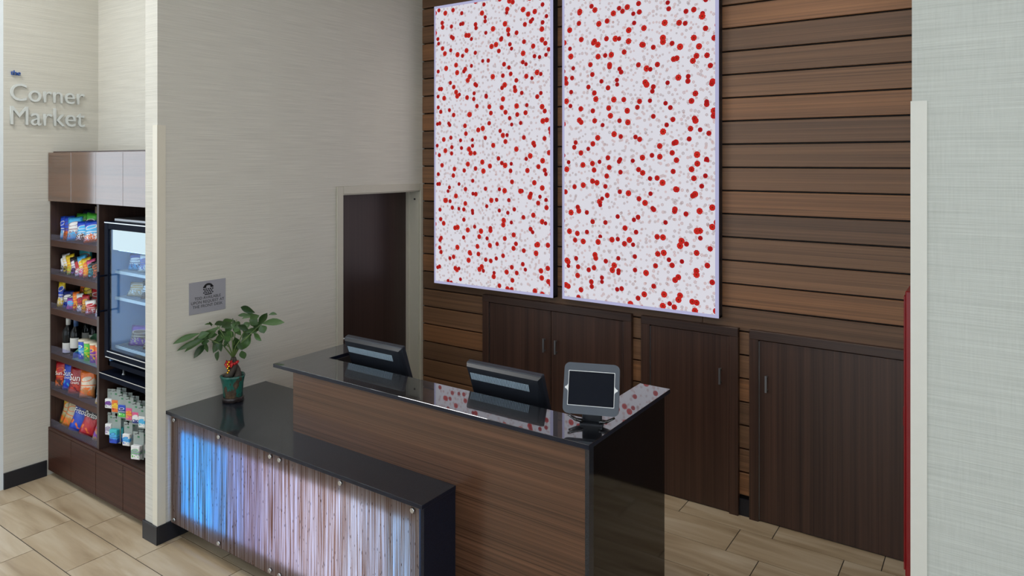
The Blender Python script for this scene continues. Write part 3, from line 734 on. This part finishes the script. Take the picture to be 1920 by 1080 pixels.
# ------------------------------------------------------------------ small glass-door fridge
M['fridge_liner'] = plain('fridge_liner', S(120, 158, 200), 0.4, var=0.02)
fr = tag(empty('drinks_fridge', (-4.48, 2.40, 0.852)), 'black drinks fridge with a lit glass door', 'fridge')
FX0, FX1, FY0, FY1, FZ0, FZ1 = -4.765, -4.190, 2.272, 2.55, 0.900, 1.838
boxes('fridge_body', [(FX0, FX0 + 0.02, FY0, FY1, FZ0, FZ1), (FX1 - 0.02, FX1, FY0, FY1, FZ0, FZ1), (FX0, FX1, FY1 - 0.02, FY1, FZ0, FZ1), (FX0, FX1, FY0, FY1, FZ1 - 0.02, FZ1), (FX0, FX1, FY0, FY1, FZ0, FZ0 + 0.03)], M['fridge_black'], fr)
boxes('liner', [(FX0 + 0.02, FX0 + 0.028, FY0, FY1 - 0.02, FZ0 + 0.03, FZ1 - 0.02), (FX1 - 0.028, FX1 - 0.02, FY0, FY1 - 0.02, FZ0 + 0.03, FZ1 - 0.02), (FX0 + 0.028, FX1 - 0.028, FY1 - 0.028, FY1 - 0.02, FZ0 + 0.03, FZ1 - 0.02)], M['fridge_liner'], fr)
box('fridge_top', FX0 + 0.06, FX1, FY0 + 0.01, FY1, FZ1, FZ1 + 0.02, M['steel'], fr, 0.003)
dz0, dz1 = 0.955, 1.838
fd = boxes('door_frame', [(FX0, FX0 + 0.05, 2.247, 2.27, dz0, dz1), (FX1 - 0.05, FX1, 2.247, 2.27, dz0, dz1), (FX0 + 0.05, FX1 - 0.05, 2.247, 2.27, dz1 - 0.05, dz1), (FX0 + 0.05, FX1 - 0.05, 2.247, 2.27, dz0, dz0 + 0.055)], M['fridge_black'], fr, 0.003)
box('glass_pane', FX0 + 0.05, FX1 - 0.05, 2.256, 2.259, dz0 + 0.055, dz1 - 0.05, M['glass'], fd)
for q in [(FX0 + 0.006, FX1 - 0.002, 2.244, 2.247, dz1 - 0.010, dz1 - 0.004), (FX0 + 0.04, FX1 - 0.002, 2.244, 2.247, dz0 + 0.046, dz0 + 0.052), (FX0 + 0.02, FX1 - 0.002, 2.244, 2.247, dz0 + 0.008, dz0 + 0.014)]:
    box('chrome_strip', *q, M['chrome'], fd)
box('header_light', FX0 + 0.055, FX1 - 0.03, 2.2745, 2.286, 1.655, 1.785, emis('header_glow', (0.98, 1.0, 0.92, 1), 0.9), fr)
box('interior_lamp', FX0 + 0.10, FX1 - 0.05, 2.289, 2.299, 1.650, 1.656, emis('fridge_lamp', (0.45, 0.70, 1.0, 1), 5.5), fr)
bm = bmesh.new(); addtube(bm, [(-4.728, 2.195, 1.235), (-4.728, 2.195, 1.520)], 0.008, 10)
for z in (1.265, 1.49): addtube(bm, [(-4.728, 2.195, z), (-4.732, 2.248, z)], 0.006, 8)
obj('door_handle', bm, M['fridge_black'], fd)
for z in (1.515, 1.345, 1.03):
    bm = bmesh.new(); addbox(bm, FX0 + 0.03, FX1 - 0.03, 2.300, 2.306, z - 0.018, z)
    for i in range(14):
        x = FX0 + 0.04 + i*0.0385; addbox(bm, x - 0.002, x + 0.002, 2.306, FY1 - 0.03, z - 0.005, z - 0.001)
    obj('wire_shelf', bm, M['white_plastic'], fr)
for x in (-4.72, -4.62, -4.24):
    for y in (2.30, 2.51):
        if (x == -4.62 and y > 2.4) or (x == -4.72 and y < 2.4): continue
        bm = bmesh.new(); addlathe(bm, [(0.012, 0), (0.012, 0.01), (0.007, 0.012), (0.007, 0.048)], (x, y, 0.852), 10); obj('foot', bm, M['steel'], fr)

# ------------------------------------------------------------------ snacks
def bagmat(name, top, mid, low, acc, vs=9.0, amt=0.5):
    m, t, o = newmat(name)
    g = pos(t, kind='generated'); sp = nd(t, 'ShaderNodeSeparateXYZ', {'Vector': g}).outputs
    wv = noise(t, g, 5.0, 2); zz = mth(t, 'ADD', sp['Z'], mth(t, 'MULTIPLY', mth(t, 'SUBTRACT', wv, 0.5), 0.35))
    c = ramp(t, zz, [(0.0, low), (0.30, low), (0.40, mid), (0.62, mid), (0.70, top), (1.0, top)])
    vo = nd(t, 'ShaderNodeTexVoronoi', {'Vector': nd(t, 'ShaderNodeMapping', {'Vector': g, 'Scale': (1, 0.2, 1.3)}).outputs[0], 'Scale': vs * 1.3})
    k = mth(t, 'GREATER_THAN', nd(t, 'ShaderNodeSeparateColor', {'Color': vo.outputs['Color']}).outputs[0], 1 - amt * 0.75)
    band = mth(t, 'LESS_THAN', mth(t, 'ABSOLUTE', mth(t, 'SUBTRACT', sp['Z'], 0.25)), 0.14)
    c = mixc(t, mth(t, 'MULTIPLY', k, band), c, acc)
    if amt > 0.3:                                                    # brand-like oval and a thin band under it
        ex = mth(t, 'POWER', mth(t, 'DIVIDE', mth(t, 'SUBTRACT', sp['X'], 0.5), 0.36), 2.0)
        ez = mth(t, 'POWER', mth(t, 'DIVIDE', mth(t, 'ADD', mth(t, 'SUBTRACT', sp['Z'], 0.64), mth(t, 'MULTIPLY', sp['X'], -0.10)), 0.10), 2.0)
        rr = mth(t, 'ADD', ex, ez)
        c = mixc(t, mth(t, 'LESS_THAN', rr, 1.0), c, acc)
        c = mixc(t, mth(t, 'LESS_THAN', rr, 0.6), c, mid)
        c = mixc(t, mth(t, 'LESS_THAN', mth(t, 'ABSOLUTE', mth(t, 'SUBTRACT', sp['Z'], 0.46)), 0.018), c, acc)
    out(t, o, bsdf(t, c, 0.3, 0.0, 1.5, bump(t, noise(t, g, 9.0, 2), 0.35, 0.01)))
    return m
bag_cache = {}
def bagmesh(w_, h_, th):
    key = (w_, h_, th)
    bm = bmesh.new(); nx, nz = 6, 8
    def P(i, j, s):
        u = -1 + 2*i/nx; v = j/nz
        e = max(0.0, 1 - u*u)**0.55 * max(0.0, math.sin(math.pi*v))**0.6
        wz = 1 - 0.06*math.sin(math.pi*v)
        return (u*w_/2*wz, s*th/2*e + 0.004*math.sin(3*u + 9*v), v*h_)
    F = [[bm.verts.new(P(i, j, -1)) for i in range(nx+1)] for j in range(nz+1)]
    B = [[F[j][i] if (i in (0, nx) or j in (0, nz)) else bm.verts.new(P(i, j, 1)) for i in range(nx+1)] for j in range(nz+1)]
    for j in range(nz):
        for i in range(nx):
            bm.faces.new((F[j][i], F[j][i+1], F[j+1][i+1], F[j+1][i])).smooth = True
            if len({B[j][i], B[j][i+1], B[j+1][i+1], B[j+1][i]}) == 4 and {B[j][i], B[j][i+1], B[j+1][i+1], B[j+1][i]} != {F[j][i], F[j][i+1], F[j+1][i+1], F[j+1][i]}:
                bm.faces.new((B[j+1][i], B[j+1][i+1], B[j][i+1], B[j][i])).smooth = True
    me = bpy.data.meshes.new('snack_bag'); bmesh.ops.recalc_face_normals(bm, faces=bm.faces); bm.to_mesh(me); bm.free()
    return me
def bag(x, y, z, w_, h_, yaw, tilt, roll, cols, label, group, text=None, name='snack_bag', th=0.045, cat='snack bag', vs=13.0, amt=0.5):
    me = bagmesh(w_, h_, th); me.materials.append(bagmat(name + '_print', *[S(*c) for c in cols], vs, amt))
    o = link(name, me); 
    mt = Matrix.Translation((x, y, z)) @ Matrix.Rotation(R(yaw), 4, 'Z') @ Matrix.Rotation(R(-tilt), 4, 'X') @ Matrix.Rotation(R(roll), 4, 'Y')
    low = min((mt @ v.co).z for v in me.vertices)
    mt = Matrix.Translation((0, 0, z + 0.001 - low)) @ mt
    o.matrix_world = mt; tag(o, label, cat, group)
    for (body, cx, cz, wd, hh, col) in (text or []):
        tm = textmesh(body, 1.0, 0.0, 0.0); a, b, c, d = bbox(tm); s = wd / (b - a); hz = hh / (d - c)
        for v in tm.vertices:
            px_, pz_ = v.co.x*s + cx, (v.co.y - c)*hz + cz
            u = px_/(w_/2); vv = pz_/h_
            e = max(0, 1 - u*u)**0.55 * max(0, math.sin(math.pi*vv))**0.6
            v.co = (px_, -th/2*e - 0.006, pz_)
        link('lettering', tm, plain('bag_lettering', S(*col), 0.4), o)
    return o
BL, DB, LB, WH, GN, RD, OR, YE, BK, BR, TN, PU, NV, PK, TE = (28,70,190),(20,40,120),(70,170,225),(225,225,225),(80,190,60),(180,28,38),(225,110,35),(232,200,40),(28,26,30),(96,58,34),(190,168,140),(120,60,160),(22,28,66),(215,80,130),(60,180,190)
g1 = 'snack packs on the top shelf'
bag(-5.472, 2.300, 1.668, 0.046, 0.165, 20, 8, -6, (BL, BL, LB, WH), 'slim bright blue snack pack first on the top shelf', g1, th=0.03)
bag(-5.402, 2.305, 1.668, 0.095, 0.168, 18, 8, -3, (BL, BL, OR, BR), 'royal blue snack pack with orange picture on the top shelf', g1)
bag(-5.290, 2.295, 1.668, 0.125, 0.165, 22, 12, -6, (LB, WH, LB, (150,120,130)), 'light blue pack with busy white print on the top shelf', g1, vs=14)
bag(-5.360, 2.375, 1.668, 0.120, 0.185, 20, 6, 0, (GN, GN, BL, WH), 'green-topped snack pack behind the light blue pack', g1)
bag(-5.235, 2.365, 1.668, 0.100, 0.190, 20, 6, 6, (GN, BK, GN, WH), 'green and black snack pack at the back of the top shelf', g1)
bag(-5.160, 2.295, 1.668, 0.130, 0.145, 22, 14, -4, (BL, LB, BR, WH), 'blue snack pack with brown picture on the top shelf', g1)
bag(-5.035, 2.295, 1.668, 0.130, 0.150, 22, 14, -8, (BL, LB, OR, WH), 'blue snack pack with orange base on the top shelf', g1)
bag(-4.915, 2.300, 1.668, 0.080, 0.140, 14, 10, -4, (OR, YE, OR, WH), 'orange snack pack against the divider on the top shelf', g1, th=0.035)
bag(-5.200, 2.460, 1.668, 0.190, 0.235, 20, 2, 0, (TN, TN, TN, BR), 'plain tan pouch at the back of the top shelf', g1)
bag(-5.420, 2.455, 1.668, 0.160, 0.205, 10, 2, 0, (NV, NV, NV, BR), 'navy pouch at the back of the top shelf', g1)
g2 = 'sweet packs on the second shelf'
for x, w_, h_, roll, cols, lab in (
    (-5.458, 0.052, 0.140, -10, (BK, WH, BK, WH), 'black and white sweet pack leaning at the far left of the second shelf'),
    (-5.402, 0.066, 0.140, -14, (WH, WH, BK, YE), 'white sweet pack second from left on the second shelf'),
    (-5.340, 0.075, 0.140, -14, (YE, YE, (180,200,60), OR), 'yellow sweet pack on the second shelf'),
    (-5.282, 0.070, 0.130, -14, (BK, WH, BK, PU), 'black striped sweet pack on the second shelf'),
    (-5.222, 0.070, 0.130, -14, (BK, RD, WH, RD), 'red and white sweet pack on the second shelf'),
    (-5.160, 0.075, 0.145, -16, (LB, YE, PK, WH), 'blue and yellow sweet pack on the second shelf'),
    (-5.095, 0.080, 0.135, -16, (YE, OR, OR, YE), 'orange sweet pack with yellow rim on the second shelf'),
    (-5.028, 0.075, 0.130, -16, (PK, BK, BK, TE), 'black sweet pack with pink top on the second shelf'),
    (-4.965, 0.070, 0.125, -16, (BK, BR, BK, OR), 'black and brown sweet pack on the second shelf')):
    bag(x, 2.300, 1.427, w_, h_, 22, 10, roll, cols, lab, g2, th=0.026, vs=16, name='sweet_pack', cat='sweet pack')
bag(-4.900, 2.290, 1.427, 0.050, 0.105, 14, 6, 0, (WH, (170,170,190), WH, BK), 'small white sweet pack against the divider on the second shelf', g2, th=0.026, name='sweet_pack', cat='sweet pack')
bag(-5.050, 2.450, 1.427, 0.200, 0.160, 15, 2, 0, (BK, BK, BK, (90,70,90)), 'dark sweet pouch at the back of the second shelf', g2, name='sweet_pack', cat='sweet pack')
bag(-5.450, 2.440, 1.427, 0.130, 0.165, 15, 2, 0, (TE, TE, BL, RD), 'teal sweet pouch at the back of the second shelf', g2, name='sweet_pack', cat='sweet pack')
g3 = 'sweet packs on the third shelf'
for x, y, w_, h_, yaw, roll, th, cols, lab in (
    (-5.488, 2.290, 0.052, 0.190, 30, 0, 0.04, (YE, BL, YE, WH), 'tall slim yellow sweet pack at the far left of the third shelf'),
    (-5.470, 2.420, 0.090, 0.180, 20, 10, 0.04, (YE, OR, YE, BR), 'yellow pouch behind the tall slim pack on the third shelf'),
    (-5.350, 2.420, 0.110, 0.175, 20, -8, 0.04, (OR, YE, BR, BK), 'gold pouch at the back of the third shelf'),
    (-5.410, 2.310, 0.100, 0.120, 20, -4, 0.045, (DB, WH, BL, BK), 'dark blue sweet pouch on the third shelf'),
    (-5.325, 2.285, 0.070, 0.085, 20, 0, 0.035, (PU, LB, PU, PK), 'small purple sweet pouch on the third shelf'),
    (-5.255, 2.295, 0.058, 0.130, 22, -8, 0.03, (OR, OR, RD, YE), 'bright orange sweet pack on the third shelf'),
    (-5.195, 2.295, 0.060, 0.125, 22, -8, 0.03, (WH, RD, WH, BK), 'white sweet pack with red print on the third shelf'),
    (-5.130, 2.295, 0.066, 0.125, 20, -3, 0.032, (RD, (210,150,40), (210,150,40), BR), 'gold and red sweet pack on the third shelf'),
    (-5.150, 2.400, 0.200, 0.160, 15, 0, 0.06, (RD, RD, RD, WH), 'wide red pouch at the back of the third shelf'),
    (-5.035, 2.290, 0.090, 0.095, 22, -8, 0.035, (WH, RD, RD, WH), 'small red sweet pouch on the third shelf'),
    (-4.920, 2.295, 0.085, 0.150, 18, 0, 0.035, (WH, YE, WH, BK), 'white and yellow sweet pack against the divider on the third shelf')):
    bag(x, y, 1.186, w_, h_, yaw, 8, roll, cols, lab, g3, th=th, vs=14, name='sweet_pack', cat='sweet pack')
# wine bottles
M['bottle_glass'] = plain('dark_bottle_glass', S(12, 16, 20), 0.12, ior=1.35)
M['paper'] = plain('bottle_paper', S(205, 205, 200), 0.7, var=0.04)
def bottle(x, y, cap, lab, lz=(0.05, 0.13)):
    r = tag(empty('wine_bottle', (x, y, 0.869)), lab, 'bottle', 'wine bottles on the fourth shelf')
    bm = bmesh.new(); addlathe(bm, [(0.030, 0), (0.0355, 0.004), (0.0355, 0.150), (0.030, 0.174), (0.017, 0.193), (0.0140, 0.205), (0.0140, 0.243), (0.0120, 0.245)], n=18); obj('glass_body', bm, M['bottle_glass'], r, True, True)
    bm = bmesh.new(); addlathe(bm, [(0.0150, 0.202), (0.0152, 0.246), (0.0140, 0.248)], n=14); obj('capsule', bm, plain('capsule', S(*cap), 0.35), r, True, True)
    bm = bmesh.new(); n = 12; rows = []
    for z in lz: rows.append([bm.verts.new((0.0360*math.cos(a), 0.0360*math.sin(a), z)) for a in [R(-145 + 150*i/n) for i in range(n + 1)]])
    for i in range(n): bm.faces.new((rows[0][i], rows[0][i+1], rows[1][i+1], rows[1][i]))
    obj('paper_label', bm, M['paper'], r, True)
bottle(-5.488, 2.355, (34, 60, 98), 'blue-capped wine bottle at the far left of the shelf', (0.070, 0.125))
bottle(-5.412, 2.310, (200, 202, 200), 'white-capped wine bottle at the front of the shelf', (0.012, 0.080))
bottle(-5.320, 2.320, (44, 74, 120), 'blue-capped wine bottle with the largest white label', (0.055, 0.125))
bottle(-5.395, 2.430, (60, 30, 34), 'maroon-capped wine bottle in the second row', (0.06, 0.13))
bottle(-5.290, 2.430, (40, 44, 60), 'dark-capped wine bottle in the second row', (0.06, 0.13))
bottle(-5.170, 2.490, (36, 34, 40), 'dark wine bottle behind the green tray', (0.09, 0.15))
# crisp tubes in a green tray
ty = tag(empty('display_tray', (-5.05, 2.34, 0.869)), 'green cardboard tray holding crisp tubes', 'tray')
M['tray'] = bagmat('tray_print', S(110, 160, 130), S(60, 140, 100), S(40, 90, 170), S(160, 210, 150), 8.0, 0.35)
obj('tray_side', addprism(bmesh.new(), [(2.262, 0.870), (2.43, 0.870), (2.43, 1.010), (2.40, 1.015), (2.262, 0.905)], -5.232, -5.229, 'yz'), M['tray'], ty)
box('tray_back', -5.229, -4.860, 2.428, 2.431, 0.870, 1.010, M['tray'], ty)
box('tray_base', -5.229, -4.860, 2.255, 2.428, 0.870, 0.873, M['tray'], ty)
def tube(x, cols, lab):
    r = tag(empty('crisp_tube', (x, 2.31, 0.8735)), lab, 'crisp tube', 'crisp tubes in the green tray')
    m = bagmat('tube_print', *[S(*c) for c in cols], 6.0, 0.4)
    bm = bmesh.new(); addlathe(bm, [(0.035, 0), (0.036, 0.002), (0.036, 0.118), (0.035, 0.120)], n=20); obj('tube_body', bm, m, r, True, True)
    bm = bmesh.new(); addlathe(bm, [(0.0375, 0.118), (0.0375, 0.127), (0.035, 0.129)], n=20); obj('lid', bm, plain('tube_lid', S(222, 214, 190), 0.4), r, True, True)
tube(-5.175, (BL, LB, BL, WH), 'blue crisp tube in the green tray')
tube(-5.095, (GN, GN, (60,170,60), YE), 'green crisp tube in the green tray')
tube(-5.012, (OR, PU, PU, YE), 'orange and purple crisp tube in the green tray')
tube(-4.930, (OR, PK, PK, YE), 'magenta crisp tube in the green tray')
g5 = 'crisp bags on the fifth shelf'; g6 = 'crisp bags on the bottom shelf'
W_ = (238, 238, 232)
bag(-5.478, 2.285, 0.612, 0.085, 0.190, 28, 5, 0, (RD, RD, BR, OR), 'dark red crisp bag at the far left of the fifth shelf', g5, [('Sun', 0.0, 0.10, 0.05, 0.026, W_)], vs=6)
bag(-5.372, 2.300, 0.612, 0.120, 0.190, 24, 6, 2, (BL, BL, BL, LB), 'bright blue crisp bag with white lettering on the fifth shelf', g5, [('Sun', -0.01, 0.105, 0.075, 0.040, W_), ('CHIPS', -0.005, 0.085, 0.060, 0.013, W_)], vs=5, amt=0.15)
bag(-5.240, 2.288, 0.612, 0.140, 0.185, 24, 8, 2, ((150,24,32), (150,24,32), (190,60,36), (120,20,40)), 'deep red crisp bag with white lettering on the fifth shelf', g5, [('Sun', -0.01, 0.095, 0.085, 0.042, W_), ('CHIPS', -0.005, 0.074, 0.068, 0.014, W_)], vs=5, amt=0.25)
bag(-5.092, 2.290, 0.612, 0.125, 0.185, 24, 10, -4, (OR, (214,200,180), (190,120,60), OR), 'orange and cream crisp bag on the fifth shelf', g5, vs=7)
bag(-4.955, 2.345, 0.612, 0.095, 0.180, 20, 8, 0, ((200,80,40), (150,150,120), BR, TE), 'orange-red crisp bag near the divider on the fifth shelf', g5)
bag(-4.900, 2.280, 0.612, 0.070, 0.105, 20, 6, 4, (TE, LB, YE, WH), 'small teal pack by the divider on the fifth shelf', g5, th=0.03)
bag(-5.452, 2.315, 0.346, 0.120, 0.200, 26, 10, 6, ((205,175,60), (200,190,150), (190,160,60), OR), 'yellow crisp bag at the far left of the bottom shelf', g6, vs=6)
bag(-5.360, 2.290, 0.346, 0.130, 0.190, 24, 12, 12, ((180,165,130), (190,180,150), (200,130,50), OR), 'tan crisp bag with orange crisps on the bottom shelf', g6, vs=6)
bag(-5.240, 2.288, 0.346, 0.135, 0.205, 24, 12, 10, (DB, BL, BL, OR), 'blue crisp bag with white lettering on the bottom shelf', g6, [('Fritos', 0.0, 0.125, 0.095, 0.034, W_)], vs=5, amt=0.2)
bag(-5.100, 2.290, 0.346, 0.140, 0.185, 22, 14, 10, ((40,24,28), RD, RD, OR), 'red and black crisp bag with white lettering on the bottom shelf', g6, [('Doritos', 0.0, 0.125, 0.100, 0.034, W_)], vs=5, amt=0.2)
bag(-4.945, 2.290, 0.346, 0.100, 0.190, 20, 10, 10, ((200,170,120), (190,60,60), (170,140,100), PU), 'tan and pink crisp bag against the divider on the bottom shelf', g6, vs=6)
# chilled items
g7 = 'chilled packs in the fridge'
bag(-4.610, 2.370, 1.516, 0.120, 0.105, 22, 12, 0, ((60,90,170), WH, LB, DB), 'blue and white chilled pack on the upper fridge shelf', g7, th=0.06, cat='chilled pack', name='chilled_pack', vs=12)
bag(-4.480, 2.370, 1.516, 0.125, 0.110, 22, 12, 0, (WH, (120,110,150), WH, BL), 'white chilled pack on the upper fridge shelf', g7, th=0.06, cat='chilled pack', name='chilled_pack', vs=12)
bag(-4.350, 2.370, 1.516, 0.125, 0.110, 22, 12, 0, (WH, GN, WH, BL), 'white and green chilled pack on the upper fridge shelf', g7, th=0.06, cat='chilled pack', name='chilled_pack', vs=12)
bag(-4.600, 2.370, 1.346, 0.150, 0.095, 22, 25, 0, (TN, (200,160,100), TN, WH), 'tan chilled pack on the middle fridge shelf', g7, th=0.06, cat='chilled pack', name='chilled_pack', vs=12)
bag(-4.450, 2.370, 1.346, 0.120, 0.115, 22, 12, 0, (BK, WH, BR, BK), 'black chilled pack on the middle fridge shelf', g7, th=0.06, cat='chilled pack', name='chilled_pack', vs=12)
bag(-4.560, 2.370, 1.031, 0.170, 0.130, 22, 15, 0, (PU, BR, PU, TN), 'purple chilled pack on the lowest fridge shelf', g7, th=0.06, cat='chilled pack', name='chilled_pack', vs=12)
bag(-4.400, 2.370, 1.031, 0.150, 0.130, 22, 15, 0, (BR, PU, BR, TN), 'brown chilled pack on the lowest fridge shelf', g7, th=0.06, cat='chilled pack', name='chilled_pack', vs=12)
# hanging toiletry cards
g8 = 'toiletry cards on the hooks'
M['card'] = plain('card_grey', S(146, 156, 152), 0.5, var=0.03)
M['wire'] = plain('hook_wire', S(150, 150, 155), 0.3, 0.9)
M['card_mark'] = plain('card_mark_green', S(60, 130, 90), 0.5)
def card(x, y, zt, w_, h_, cols, lab, blister=0.022, n=1, bh=0.55):
    bm = bmesh.new(); addtube(bm, [(x, UYB - 0.03, zt - 0.008), (x, y - 0.02, zt - 0.008), (x, y - 0.026, zt - 0.002)], 0.002, 6); obj('peg_hook', bm, M['wire'], sh)
    for k in range(n):
        yy = y + 0.035*k
        r = tag(empty('toiletry_card', (x, yy, zt), (0, 0, R(19 + 2*k))), lab if k == 0 else lab.replace(' on the ', (' hanging behind its twin on the ' if k == 1 else ' rearmost of three on the ')), 'toiletry pack', g8)
        bm = bmesh.new()
        hw = 0.0035
        for bx_ in ((-w_/2, w_/2, -h_, -0.016), (-w_/2, -hw, -0.016, 0), (hw, w_/2, -0.016, 0)):
            addbox(bm, bx_[0], bx_[1], -0.0008, 0.0008, bx_[2], bx_[3])
        obj('backing_card', bm, M['card'], r, True)
        bm = bmesh.new(); addbox(bm, -w_*0.42, w_*0.42, -blister, -0.0008, -h_ + 0.008, -h_*(1 - bh), 0.004)
        obj('blister_pack', bm, bagmat('toiletry_print', *[S(*c) for c in cols], 5.0, 0.35), r, True)
        box('card_mark', -0.008, 0.008, -0.0014, -0.0008, -0.036, -0.026, M['card_mark'], r, local=True)
card(-4.775, 2.300, 0.735, 0.070, 0.125, (WH, PU, WH, BK), 'white boxed toiletry on the upper hook row beside the divider', 0.03, 1)
card(-4.700, 2.290, 0.750, 0.072, 0.155, (OR, YE, OR, RD), 'orange toiletry card on the upper hook row', 0.007, 2)
card(-4.620, 2.290, 0.735, 0.070, 0.155, (BL, DB, GN, WH), 'dark blue toiletry card on the upper hook row', 0.007, 2)
card(-4.530, 2.290, 0.730, 0.060, 0.150, (PK, OR, PK, YE), 'pink toiletry card on the upper hook row', 0.007, 2)
card(-4.450, 2.290, 0.715, 0.062, 0.140, (PK, WH, DB, WH), 'pink and navy toiletry card on the upper hook row', 0.007, 2)
card(-4.375, 2.290, 0.705, 0.060, 0.140, (WH, LB, WH, TE), 'pale blue toiletry card on the upper hook row', 0.007, 1)
card(-4.780, 2.300, 0.580, 0.060, 0.145, (WH, (170,170,180), WH, PU), 'white tube card on the lower hook row beside the divider', 0.03, 1)
card(-4.695, 2.290, 0.578, 0.072, 0.175, (TE, LB, BL, DB), 'bright blue toiletry card on the lower hook row', 0.03, 2)
card(-4.545, 2.290, 0.568, 0.066, 0.150, (WH, LB, WH, BL), 'white toiletry card with blue square on the lower hook row', 0.022, 3)
card(-4.420, 2.290, 0.535, 0.080, 0.170, (WH, (150,160,170), WH, GN), 'clear toiletry pouch on the lower hook row by the wall end', 0.03, 2)
